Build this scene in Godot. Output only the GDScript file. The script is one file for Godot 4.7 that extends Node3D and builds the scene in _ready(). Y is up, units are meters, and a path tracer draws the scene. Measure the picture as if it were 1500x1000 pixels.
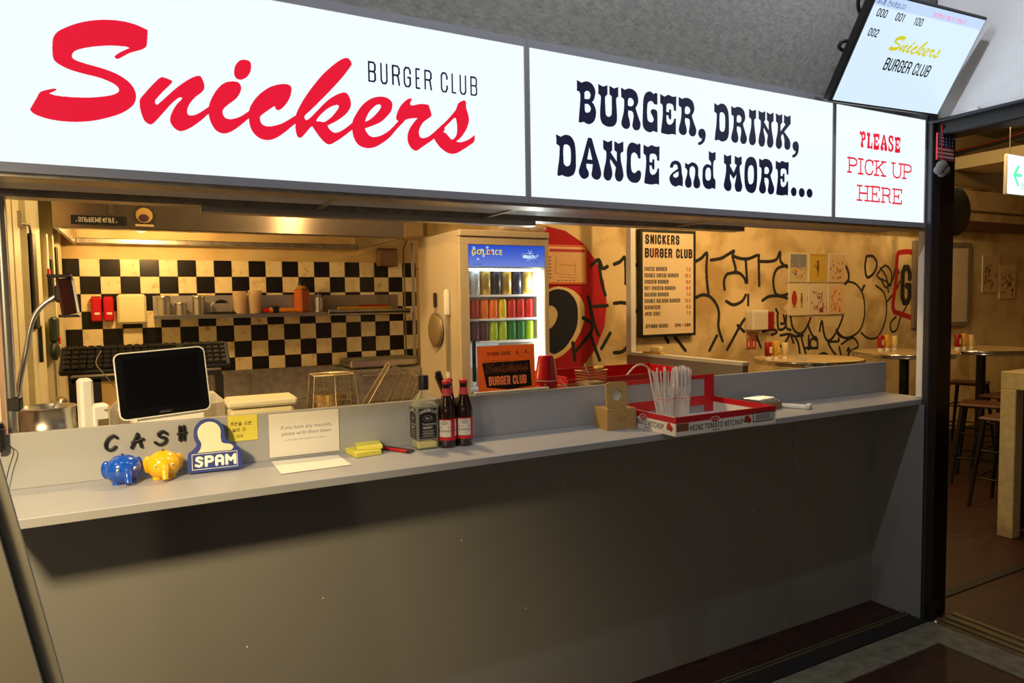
extends Node3D
# A burger counter: lit sign over a long counter, kitchen and dining room behind it.

var used := {}
var M := {}

# ---------------------------------------------------------------- mesh builder
class MB:
	var v := PackedVector3Array()
	var n := PackedVector3Array()
	var uv := PackedVector2Array()
	var idx := PackedInt32Array()
	var t := Transform3D.IDENTITY
	func quad(a: Vector3, b: Vector3, c: Vector3, d: Vector3, r := Rect2(0, 0, 1, 1)) -> MB:
		var k := v.size()
		var nn := (b - a).cross(c - a)
		if nn.length_squared() < 1e-16:
			nn = (c - a).cross(d - a)
		nn = (t.basis * nn).normalized()
		for p in [a, b, c, d]:
			v.append(t * p)
			n.append(nn)
		uv.append_array(PackedVector2Array([Vector2(r.position.x, r.end.y), r.end, Vector2(r.end.x, r.position.y), r.position]))
		idx.append_array(PackedInt32Array([k, k + 2, k + 1, k, k + 3, k + 2]))
		return self
	func tri(a: Vector3, b: Vector3, c: Vector3) -> void:
		var k := v.size()
		var nn := (t.basis * (b - a).cross(c - a)).normalized()
		for p in [a, b, c]:
			v.append(t * p)
			n.append(nn)
			uv.append(Vector2(p.x, -p.y))
		idx.append_array(PackedInt32Array([k, k + 2, k + 1]))
	func box(c: Vector3, s: Vector3) -> MB:
		var h := s / 2
		var p := []
		for k in 8:
			p.append(c + Vector3(h.x if k & 1 else -h.x, h.y if k & 2 else -h.y, h.z if k & 4 else -h.z))
		quad(p[4], p[5], p[7], p[6])
		quad(p[1], p[0], p[2], p[3])
		quad(p[5], p[1], p[3], p[7])
		quad(p[0], p[4], p[6], p[2])
		quad(p[6], p[7], p[3], p[2])
		quad(p[0], p[1], p[5], p[4])
		return self
	func span(a: Vector3, b: Vector3) -> MB:
		return box((a + b) / 2, (b - a).abs())
	# box with chamfered edges
	func cham(c: Vector3, s: Vector3, e: float) -> MB:
		var h := s / 2
		e = minf(e, minf(h.x, minf(h.y, h.z)) * 0.9)
		var f := func(sx: float, sy: float, sz: float, ax: int) -> Vector3:
			var q := Vector3(sx * h.x, sy * h.y, sz * h.z)
			if ax != 0: q.x -= sx * e
			if ax != 1: q.y -= sy * e
			if ax != 2: q.z -= sz * e
			return c + q
		for s1 in [-1.0, 1.0]:
			_q([f.call(s1, -1, -1, 0), f.call(s1, -1, 1, 0), f.call(s1, 1, 1, 0), f.call(s1, 1, -1, 0)], c)
			_q([f.call(-1, s1, -1, 1), f.call(-1, s1, 1, 1), f.call(1, s1, 1, 1), f.call(1, s1, -1, 1)], c)
			_q([f.call(-1, -1, s1, 2), f.call(-1, 1, s1, 2), f.call(1, 1, s1, 2), f.call(1, -1, s1, 2)], c)
			for s2 in [-1.0, 1.0]:
				_q([f.call(-1, s1, s2, 1), f.call(1, s1, s2, 1), f.call(1, s1, s2, 2), f.call(-1, s1, s2, 2)], c)
				_q([f.call(s1, -1, s2, 0), f.call(s1, 1, s2, 0), f.call(s1, 1, s2, 2), f.call(s1, -1, s2, 2)], c)
				_q([f.call(s1, s2, -1, 0), f.call(s1, s2, 1, 0), f.call(s1, s2, 1, 1), f.call(s1, s2, -1, 1)], c)
				for s3 in [-1.0, 1.0]:
					var a: Vector3 = f.call(s1, s2, s3, 0)
					var b: Vector3 = f.call(s1, s2, s3, 1)
					var d: Vector3 = f.call(s1, s2, s3, 2)
					if (b - a).cross(d - a).dot(a - c) > 0: tri(a, b, d)
					else: tri(a, d, b)
		return self
	func _q(p: Array, c: Vector3) -> void:
		if (p[1] - p[0]).cross(p[2] - p[0]).dot((p[0] + p[2]) / 2 - c) < 0:
			p.reverse()
		quad(p[0], p[1], p[2], p[3])
	# profile: Vector2(radius, height) from bottom to top
	func lathe(pr: Array, segs := 24, at := Vector3.ZERO, squash := 1.0) -> MB:
		var m := pr.size()
		var sn := []
		for i in m - 1:
			var d: Vector2 = pr[i + 1] - pr[i]
			sn.append(Vector2(d.y, -d.x).normalized())
		var y0: float = pr[0].y
		var yr: float = maxf(1e-6, pr[m - 1].y - y0)
		for i in m - 1:
			var na: Vector2 = sn[i]
			var nb: Vector2 = sn[i]
			if i > 0 and sn[i - 1].dot(sn[i]) > 0.6: na = (sn[i - 1] + sn[i]).normalized()
			if i < m - 2 and sn[i + 1].dot(sn[i]) > 0.6: nb = (sn[i + 1] + sn[i]).normalized()
			var k := v.size()
			for s in segs + 1:
				var a := TAU * s / segs
				var cs := sin(a)
				var sx := cos(a)
				for e in 2:
					var q: Vector2 = pr[i + e]
					var w: Vector2 = na if e == 0 else nb
					v.append(t * (at + Vector3(cs * q.x, q.y, sx * q.x * squash)))
					n.append((t.basis * Vector3(cs * w.x, w.y, sx * w.x)).normalized())
					uv.append(Vector2(float(s) / segs, 1.0 - (q.y - y0) / yr))
			for s in segs:
				var b := k + s * 2
				idx.append_array(PackedInt32Array([b, b + 1, b + 2, b + 2, b + 1, b + 3]))
		return self
	func ball(c: Vector3, r: Vector3, segs := 20, rings := 12) -> MB:
		var k := v.size()
		for i in rings + 1:
			var f := PI * i / rings
			for s in segs + 1:
				var a := TAU * s / segs
				var d := Vector3(sin(f) * sin(a), cos(f), sin(f) * cos(a))
				v.append(t * (c + d * r))
				n.append((t.basis * (d / r)).normalized())
				uv.append(Vector2(float(s) / segs, float(i) / rings))
		for i in rings:
			for s in segs:
				var b := k + i * (segs + 1) + s
				idx.append_array(PackedInt32Array([b, b + 1, b + segs + 1, b + 1, b + segs + 2, b + segs + 1]))
		return self
	func tube(p: Array, r, segs := 8, cap := true) -> MB:
		var k := v.size()
		var up := Vector3.UP
		var m := p.size()
		for i in m:
			var d: Vector3 = (p[mini(i + 1, m - 1)] - p[maxi(i - 1, 0)]).normalized()
			if i == 0: up = Vector3.RIGHT if absf(d.y) > 0.9 else Vector3.UP
			var x := up.cross(d).normalized()
			up = d.cross(x).normalized()
			var rr: float = r[i] if r is Array else r
			for s in segs + 1:
				var a := TAU * s / segs
				var o := x * cos(a) + up * sin(a)
				v.append(t * (p[i] + o * rr))
				n.append((t.basis * o).normalized())
				uv.append(Vector2(float(s) / segs, float(i) / m))
		for i in m - 1:
			for s in segs:
				var b := k + i * (segs + 1) + s
				idx.append_array(PackedInt32Array([b, b + segs + 1, b + 1, b + 1, b + segs + 1, b + segs + 2]))
		if cap:
			for e in 2:
				var b := k + (m - 1) * (segs + 1) * e
				for s in range(1, segs - 1):
					idx.append_array(PackedInt32Array([b, b + s, b + s + 1]) if e == 0 else PackedInt32Array([b, b + s + 1, b + s]))
		return self
	# wire: a thin bar of square section
	func wire(a: Vector3, b: Vector3, w: float) -> void:
		tube([a, b], w, 4, false)
	# polygon in xy, counter-clockwise, standing from z = 0 to z = d
	func prism(poly: PackedVector2Array, d: float) -> MB:
		var tr := Geometry2D.triangulate_polygon(poly)
		for i in range(0, tr.size(), 3):
			var a := poly[tr[i]]
			var b := poly[tr[i + 1]]
			var c := poly[tr[i + 2]]
			if (b - a).cross(c - a) < 0:
				var q := b
				b = c
				c = q
			tri(Vector3(a.x, a.y, d), Vector3(b.x, b.y, d), Vector3(c.x, c.y, d))
			tri(Vector3(a.x, a.y, 0), Vector3(c.x, c.y, 0), Vector3(b.x, b.y, 0))
		var m := poly.size()
		for i in m:
			var a := poly[i]
			var b := poly[(i + 1) % m]
			quad(Vector3(a.x, a.y, 0), Vector3(b.x, b.y, 0), Vector3(b.x, b.y, d), Vector3(a.x, a.y, d))
		return self
	func mesh() -> ArrayMesh:
		var arr := []
		arr.resize(Mesh.ARRAY_MAX)
		arr[Mesh.ARRAY_VERTEX] = v
		arr[Mesh.ARRAY_NORMAL] = n
		arr[Mesh.ARRAY_TEX_UV] = uv
		arr[Mesh.ARRAY_INDEX] = idx
		var m := ArrayMesh.new()
		m.add_surface_from_arrays(Mesh.PRIMITIVE_TRIANGLES, arr)
		return m

# ---------------------------------------------------------------- print on flat things
class Print:
	var im: Image
	func _init(w: int, h: int, c: Color) -> void:
		im = Image.create(w, h, false, Image.FORMAT_RGB8)
		im.fill(c)
	func rect(x: float, y: float, w: float, h: float, c: Color) -> void:
		im.fill_rect(Rect2i(roundi(x), roundi(y), maxi(1, roundi(w)), maxi(1, roundi(h))), c)
	# contours filled by the even-odd rule
	func poly(cs: Array, c: Color) -> void:
		var y0 := 1e9
		var y1 := -1e9
		for q in cs:
			for p in q:
				y0 = minf(y0, p.y)
				y1 = maxf(y1, p.y)
		for y in range(maxi(0, floori(y0)), mini(im.get_height() - 1, ceili(y1)) + 1):
			var yy := y + 0.5
			var xs := PackedFloat32Array()
			for q: PackedVector2Array in cs:
				var m := q.size()
				var a := q[m - 1]
				for b in q:
					if (a.y <= yy) != (b.y <= yy):
						xs.append(a.x + (yy - a.y) / (b.y - a.y) * (b.x - a.x))
					a = b
			xs.sort()
			for i in range(0, xs.size() - 1, 2):
				var xa := maxi(0, roundi(xs[i]))
				var xb := mini(im.get_width(), roundi(xs[i + 1]))
				if xb > xa:
					im.fill_rect(Rect2i(xa, y, xb - xa, 1), c)
	func disc(x: float, y: float, rx: float, ry: float, c: Color) -> void:
		var q := PackedVector2Array()
		for k in 20:
			q.append(Vector2(x + rx * cos(TAU * k / 20), y + ry * sin(TAU * k / 20)))
		poly([q], c)
	func line(p: PackedVector2Array, w: float, c: Color) -> void:
		for i in p.size() - 1:
			var d := p[i + 1] - p[i]
			if d.length() < 0.01: continue
			var o := d.normalized().orthogonal() * w / 2
			poly([PackedVector2Array([p[i] + o, p[i + 1] + o, p[i + 1] - o, p[i] - o])], c)
		if w > 2.5:
			for q in p: disc(q.x, q.y, w / 2, w / 2, c)
	# condensed block capitals drawn with a pen of width w; x, y is the lower left corner
	func block(s: String, x: float, y: float, cw: float, h: float, w: float, gap: float, c: Color, table: Dictionary, lean := 0.0) -> float:
		for ch in s:
			if ch == " ":
				x += cw * 0.55 + gap * 0.5
				continue
			var g: Array = table.get(ch, [])
			var ww := cw * (1.25 if ch in "MW" else 0.3 if ch in "I.:" else 0.72 if ch in "LEF1J" else 1.0)
			for q in g:
				var pts := PackedVector2Array()
				for i in range(0, q.size(), 2):
					pts.append(Vector2(x + w / 2 + q[i] * 0.01 * (ww - w) + lean * q[i + 1] * 0.01 * h, y - w / 2 - q[i + 1] * 0.01 * (h - w)))
				line(pts, w, c)
			x += ww + gap
		return x
	# running text in one of the engine's fonts; x, y is the left end of the base line
	func text(s: String, x: float, y: float, size: float, c: Color, fname := "Droid Sans", stretch := 1.0, bold := false) -> void:
		var f := SystemFont.new()
		f.font_names = PackedStringArray([fname])
		if bold: f.font_weight = 700
		var tm := TextMesh.new()
		tm.font = f
		tm.font_size = 64
		tm.pixel_size = 1.0
		tm.depth = 0.0
		tm.horizontal_alignment = HORIZONTAL_ALIGNMENT_LEFT
		tm.vertical_alignment = VERTICAL_ALIGNMENT_BOTTOM
		tm.text = s
		var a := tm.get_mesh_arrays()
		if a.is_empty() or a[Mesh.ARRAY_VERTEX] == null: return
		var vs: PackedVector3Array = a[Mesh.ARRAY_VERTEX]
		var ix = a[Mesh.ARRAY_INDEX]
		if ix == null: ix = range(vs.size())
		var k := size / 64.0
		var drop := f.get_descent(64)
		for i in range(0, ix.size() - 2, 3):
			var q := PackedVector2Array()
			for e in 3:
				var p := vs[ix[i + e]]
				q.append(Vector2(x + p.x * k * stretch, y - (p.y - drop) * k))
			poly([q], c)
	func tex() -> ImageTexture:
		return ImageTexture.create_from_image(im)

# block capitals on a 100 by 100 grid, each letter a list of pen strokes
const CAPS = {
	"A": [[0,0,0,80,25,100,75,100,100,80,100,0],[0,42,100,42]], "B": [[0,0,0,100,75,100,100,90,100,62,80,52,0,52],[80,52,100,42,100,10,75,0,0,0]],
	"C": [[100,70,100,85,75,100,25,100,0,85,0,15,25,0,75,0,100,15,100,32]], "D": [[0,0,0,100,70,100,100,85,100,15,70,0,0,0]],
	"E": [[100,0,0,0,0,100,100,100],[0,52,80,52]], "F": [[0,0,0,100,100,100],[0,52,80,52]],
	"G": [[100,70,100,85,75,100,25,100,0,85,0,15,25,0,75,0,100,15,100,48,60,48]], "H": [[0,0,0,100],[100,0,100,100],[0,52,100,52]],
	"I": [[50,0,50,100]], "J": [[100,100,100,15,75,0,25,0,0,15,0,25]], "K": [[0,0,0,100],[100,100,0,45],[30,60,100,0]], "L": [[0,100,0,0,100,0]],
	"M": [[0,0,0,100,50,40,100,100,100,0]], "N": [[0,0,0,100,100,0,100,100]], "O": [[25,0,0,15,0,85,25,100,75,100,100,85,100,15,75,0,25,0]],
	"P": [[0,0,0,100,75,100,100,88,100,58,75,46,0,46]], "R": [[0,0,0,100,75,100,100,88,100,62,75,50,0,50],[62,50,82,44,100,0]],
	"S": [[100,75,100,87,75,100,25,100,0,87,0,65,15,55,85,45,100,35,100,13,75,0,25,0,0,13,0,25]], "T": [[50,0,50,100],[0,100,100,100]],
	"U": [[0,100,0,15,25,0,75,0,100,15,100,100]], "V": [[0,100,50,0,100,100]], "W": [[0,100,20,0,50,60,80,0,100,100]], "X": [[0,0,100,100],[0,100,100,0]], "Y": [[0,100,50,50,100,100],[50,50,50,0]],
	"0": [[25,0,0,15,0,85,25,100,75,100,100,85,100,15,75,0,25,0]], "1": [[20,80,60,100,60,0]], "2": [[0,75,0,87,25,100,75,100,100,87,100,62,0,12,0,0,100,0]],
	"5": [[100,100,0,100,0,58,75,58,100,45,100,13,75,0,25,0,0,13]], "6": [[100,85,75,100,25,100,0,85,0,15,25,0,75,0,100,15,100,45,75,55,0,50]], "7": [[0,100,100,100,40,0]],
	"8": [[25,52,0,65,0,87,25,100,75,100,100,87,100,65,75,52,25,52,0,40,0,13,25,0,75,0,100,13,100,40,75,52]], ".": [[50,0,50,4]], ":": [[50,20,50,24],[50,70,50,74]], "-": [[10,48,90,48]], "+": [[20,48,80,48],[50,25,50,75]], "*": [[10,48,90,48]], "/": [[0,0,100,100]], "'": [[50,100,50,80]],
	"Z": [[0,100,100,100,0,0,100,0]], "Q": [[25,0,0,15,0,85,25,100,75,100,100,85,100,15,75,0,25,0],[60,25,100,0]], "3": [[0,87,25,100,75,100,100,87,100,62,75,52,40,52],[75,52,100,40,100,13,75,0,25,0,0,13]], "4": [[80,0,80,100,0,30,100,30]], "9": [[100,50,25,48,0,58,0,87,25,100,75,100,100,87,100,15,75,0,25,0]],
}
# light slab capitals of the pick-up sign
const SLAB = {
	"P": [[22,0,22,100],[4,0,42,0],[4,100,70,100,96,88,96,60,70,48,22,48]], "I": [[50,0,50,100],[10,0,90,0],[10,100,90,100]],
	"C": [[98,68,98,96],[98,82,80,98,50,100,18,90,4,50,18,10,50,0,85,8,98,30]], "K": [[20,0,20,100],[2,0,40,0],[2,100,40,100],[82,100,20,42],[40,60,85,0],[62,100,100,100],[62,0,100,0]],
	"U": [[16,100,16,30,28,6,50,0,72,6,84,30,84,100],[0,100,34,100],[66,100,100,100]], "H": [[18,0,18,100],[82,0,82,100],[18,50,82,50],[0,0,38,0],[0,100,38,100],[62,0,100,0],[62,100,100,100]],
	"E": [[20,0,20,100],[96,22,96,0,2,0],[96,78,96,100,2,100],[20,50,66,50],[66,36,66,64]], "R": [[20,0,20,100],[2,0,40,0],[2,100,68,100,92,90,92,62,68,50,20,50],[58,50,84,40,88,6,100,0]],
}
const RED_P = [[20000,1000,20330,920,650,1000,950,870,20980,700,900,500,560,400,540,250,640,120,560,0,320,0,180,120,300,400,300,700,20000,760],[20520,800,700,780,700,620,520,560]]
const RED_L = [[20000,1000,20280,930,20560,1000,20560,760,500,650,500,180,650,150,820,220,20850,400,21000,400,21000,0,600,30,20080,0,130,300,180,600,120,740,20000,760]]
const RED_S = [[20930,1000,20780,960,400,1000,80,860,50,660,300,520,640,380,640,220,500,130,260,220,20200,360,20050,360,20050,0,20240,50,600,0,940,160,960,400,640,560,380,680,400,820,560,860,720,780,20760,660,20930,660]]
# outlines of the brush script on the long sign, in half millimetres from its lower left corner; 20000 marks a corner
const SCRIPT_LETTERS = [
	[[456,563,467,598,497,628,566,668,646,695,728,706,795,700,20849,682,844,625,838,601,816,583,768,561,720,527,707,527,705,537,732,561,20768,584,748,588,682,582,601,562,546,538,529,513,539,495,587,482,657,469,717,449,762,417,784,376,782,335,762,303,719,269,657,240,585,217,506,206,430,209,374,225,357,242,359,253,382,298,397,327,422,341,453,351,461,347,450,338,20431,327,463,320,526,321,600,329,671,346,703,361,715,376,709,393,684,410,635,426,575,435,517,447,475,466,457,485,454,513]],
	[[800,327,803,347,822,374,855,417,895,461,919,462,942,455,946,449,941,438,903,394,872,355,867,340,870,330,878,330,902,354,954,410,1002,454,1045,485,1071,494,1082,485,1092,458,1091,433,1080,416,1040,376,1018,343,1008,311,1014,294,1033,294,1061,307,21110,346,21109,310,1101,304,1064,267,1021,232,987,213,964,212,942,229,930,257,936,288,960,336,987,369,985,376,971,372,937,338,894,283,856,237,838,230,817,245,803,288]],
	[[1110,346,1121,381,1147,430,1182,470,1217,486,1252,487,1266,471,1265,445,1244,406,1198,364,1178,341,1174,320,1186,298,1215,295,1260,314,21307,351,21305,314,1248,260,1208,230,1173,218,1139,231,1117,267,1108,307]],
	[[1245,572,1266,598,1291,606,1315,600,1321,578,1314,545,1295,517,1269,502,1247,505,1237,524,1238,548]],
	[[1303,350,1320,389,1351,432,1399,475,1446,499,1489,509,1515,504,1521,483,1510,439,1485,398,1458,371,1442,369,1435,376,21433,386,1421,380,1390,355,1361,330,1355,314,1362,288,1387,277,1423,283,1471,303,21544,354,21543,310,1524,297,1475,252,1426,217,1384,205,1344,215,1314,246,1301,292]],
	[[1539,350,1559,396,1588,448,1633,514,1690,587,1748,645,1794,682,1823,695,1840,689,1851,668,1841,647,1791,579,1721,498,1641,411,1596,365,1584,347,1592,332,1611,342,1651,385,1708,447,1760,486,1806,505,1828,492,1840,457,1835,423,1808,386,1761,347,21707,315,1715,298,1737,281,1765,284,1806,310,21854,352,21853,315,1828,293,1781,254,1735,222,1712,213,1690,221,1658,254,21624,302,1610,290,1581,254,1559,234,1543,242,1536,274,1536,307],[1647,334,1673,371,1713,408,1753,430,1772,429,1766,409,1734,367,1705,341,1688,331,1666,332]],
	[[1847,350,1865,389,1902,444,1950,486,2004,507,2052,505,2079,482,2075,441,2049,404,2006,364,1952,336,21916,321,1924,302,1944,281,1974,278,2016,294,2066,330,22116,385,22147,382,2102,334,2058,283,2009,244,1966,220,1925,212,1884,221,1856,252,1844,302],[21918,358,1927,384,1948,421,1979,453,2003,464,2013,454,2002,430,1971,395,1941,369]],
	[[2101,398,2108,427,2131,471,2169,510,2194,520,2199,514,2190,498,2190,484,2206,482,2250,495,2298,496,2310,474,2319,439,2306,423,2267,392,2243,354,2238,324,2248,302,2277,303,2316,326,22396,400,22402,359,22332,304,2315,290,2263,253,2231,229,2212,223,2187,237,2169,270,2169,311,2183,348,2209,386,22232,412,2197,407,2160,395,2141,376,2115,353,22113,384,2104,389]],
	[[22326,330,2383,384,2437,441,2471,481,2481,500,2495,529,2526,548,2543,544,2545,507,2558,466,2561,430,2546,386,2521,346,2494,316,22473,300,2507,299,2555,319,22599,351,2596,317,2582,300,2526,261,2479,233,2448,225,2412,230,2367,259,2332,304],[22379,353,2416,390,2456,431,2473,439,2479,421,2483,385,2478,342,2460,316,2444,310,2427,325,2405,344]],
]
const WESTERN = {
	"B": [[20007,996,20257,949,408,989,599,1000,816,953,961,833,967,725,888,591,20783,529,901,471,1000,337,974,181,868,69,678,4,507,0,342,33,197,11,20079,14,105,174,158,435,178,649,118,732,20000,746],[20401,580,401,728,526,779,664,757,711,685,664,605,566,587],[20408,460,566,471,684,424,724,362,658,293,539,264,421,290]],
	"U": [[20006,996,20235,949,20464,1000,20458,780,349,714,337,659,355,352,398,264,512,238,633,282,663,374,669,685,657,751,20554,788,20554,996,20789,949,21000,1000,21000,766,910,725,892,656,928,344,922,168,807,48,602,0,373,4,169,73,84,223,96,421,127,645,114,718,20000,766]],
	"R": [[20000,996,20204,956,371,1000,605,996,796,924,886,782,862,669,20743,549,814,440,910,309,1000,182,964,65,856,7,689,4,575,87,599,200,635,338,581,447,20365,465,365,342,437,211,455,102,383,29,269,0,108,22,12,105,42,229,132,415,162,640,138,727,20012,764],[20353,585,359,720,443,778,581,760,653,687,605,604,485,571]],
	"G": [[21000,986,20812,986,20737,953,571,1000,391,996,173,925,53,774,23,527,0,211,75,82,286,11,526,0,692,39,835,29,20992,18,992,466,962,545,812,581,624,570,534,509,624,434,737,341,684,269,534,244,353,287,308,405,308,584,353,713,534,774,699,753,20782,703,20992,710]],
	"E": [[20000,989,20282,939,503,1000,752,971,21000,993,20980,621,20839,628,812,733,698,783,477,780,389,729,20376,567,20530,563,20557,643,20671,643,678,448,638,386,544,404,20497,484,20376,480,389,339,470,264,611,253,779,314,20866,422,20966,430,20960,7,779,25,497,0,215,7,54,32,81,184,154,462,154,668,114,733,20000,762]],
	"D": [[20000,986,20240,939,467,1000,720,982,893,881,973,726,1000,430,987,227,880,79,673,11,473,0,293,29,140,7,20040,18,67,177,140,419,167,679,127,726,20007,758],[367,711,493,773,667,740,733,632,733,412,673,289,520,253,393,296,360,394]],
	"I": [[20000,1000,20453,952,20987,1000,21000,769,747,714,733,619,840,414,973,231,960,103,747,26,480,0,160,29,0,121,40,245,253,458,320,648,253,729,20000,762]],
	"N": [[20000,989,20230,945,20448,1000,20448,760,20364,702,20673,487,20673,720,20552,764,20545,989,20758,935,21000,1000,21000,753,885,713,861,647,891,484,970,298,1000,149,921,40,800,0,648,25,570,127,594,255,20624,342,20352,535,339,447,418,287,442,160,370,44,248,0,97,22,6,116,42,284,127,476,152,665,115,727,20006,760]],
	"K": [[20000,989,20237,945,20432,993,20438,760,20325,698,20320,498,20639,709,615,738,20538,756,20550,989,20763,942,20994,1000,21000,756,822,655,20568,502,698,436,905,320,994,196,959,65,811,4,657,25,580,105,586,236,544,360,467,433,20373,382,361,309,426,185,402,76,249,0,101,18,12,98,30,247,118,462,130,676,89,735,20006,764]],
	"comma": [[0,651,120,891,467,1000,813,946,1000,705,893,326,600,109,253,0,13,0,13,124,360,233,480,380,240,434]],
	"A": [[20420,1000,20591,996,751,678,895,429,1000,194,983,92,890,18,773,0,630,37,564,114,597,234,20624,370,20343,370,343,278,442,165,425,66,298,4,155,4,50,70,0,154,33,245,160,469,315,791],[20481,773,20608,473,20381,476]],
	"C": [[20969,993,20797,996,20789,964,578,996,352,1000,164,938,47,803,31,577,0,292,62,131,258,33,531,0,789,29,953,117,1000,223,961,303,820,328,703,296,562,248,398,274,320,383,312,588,352,701,516,763,680,734,766,679,20797,624,20961,624]],
	"M": [[20005,996,20182,949,20396,1000,20396,762,20312,714,20526,520,20693,736,20578,773,20578,989,20766,941,20964,989,20969,780,865,714,865,571,943,315,1000,172,943,40,802,4,656,26,583,154,630,300,20682,476,20516,348,20333,473,333,344,411,176,375,44,234,0,94,33,0,128,36,271,109,502,120,674,89,729,20005,755]],
	"O": [[500,1000,804,957,971,791,1000,473,935,181,775,43,529,0,203,58,43,209,0,466,36,755,196,931],[500,773,681,722,732,520,688,318,507,242,326,289,261,502,319,693]],
	"a": [[20024,703,49,822,187,941,463,1000,740,951,878,805,927,524,1000,324,20984,22,699,59,463,0,179,49,0,200,0,362,187,508,20618,692,577,811,447,854,301,816,20236,714],[20659,595,659,432,504,346,317,357,260,432,423,519]],
	"n": [[20007,957,20219,898,466,1000,740,947,877,797,877,508,1000,273,973,86,774,5,582,70,555,251,637,455,671,701,603,818,466,850,322,759,301,519,425,283,411,80,219,0,48,64,0,219,116,471,151,631,116,711,20007,765]],
	"d": [[20477,1000,20738,954,20992,1000,21000,786,838,711,838,339,985,250,20985,14,723,36,515,0,200,32,23,150,0,339,38,532,238,636,477,650,20638,621,638,704,20477,782],[438,568,600,525,638,389,600,264,438,225,277,254,215,375,277,514]],
}
const SLOGAN = [
	["B",360,512,506,782],
	["U",531,697,506,779],
	["R",720,887,505,780],
	["G",905,1038,504,783],
	["E",1062,1211,505,782],
	["D",1575,1725,505,782],
	["I",1934,2009,505,778],
	["N",2035,2200,504,779],
	["K",2225,2394,504,779],
	["A",369,550,143,416],
	["C",762,890,143,417],
	["M",1673,1865,141,414],
	["O",1887,2025,140,417],
	["a",1148,1271,142,327],
	["n",1291,1437,140,327],
	["d",1460,1590,143,423],
	["R",1231,1400,514,781],
	["comma",1418,1491,459,578],
	["R",1746,1912,507,777],
	["comma",2417,2492,452,581],
	["D",196,348,146,417],
	["N",568,737,144,417],
	["E",911,1056,142,416],
	["R",2043,2213,144,413],
	["E",2228,2376,142,413],
	[".",2403,2470,144,215],
	[".",2495,2566,142,215],
	[".",2588,2660,143,216],
]
const CLUB = [["B",1943,1988,582,697],["U",2014,2057,580,697],["R",2083,2130,582,697],["G",2152,2197,581,697],["E",2224,2253,580,698],["R",2279,2326,582,697],["C",2382,2427,581,698],["L",2452,2482,582,699],["U",2504,2548,582,699],["B",2575,2621,585,700]]
const PLEASE = [["P",315,395,609,748],["L",410,487,606,748],["E",498,581,604,747],["A",598,692,605,746],["S",705,781,605,749],["E",798,879,604,746]]
const PICKUP = [["P",149,291,381,514],["I",288,380,377,515],["C",381,507,376,516],["K",507,686,380,516],["U",751,924,377,517],["P",905,1056,380,517],["H",285,466,152,289],["E",466,605,152,292],["R",610,759,152,288],["E",770,922,150,288]]
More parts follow.
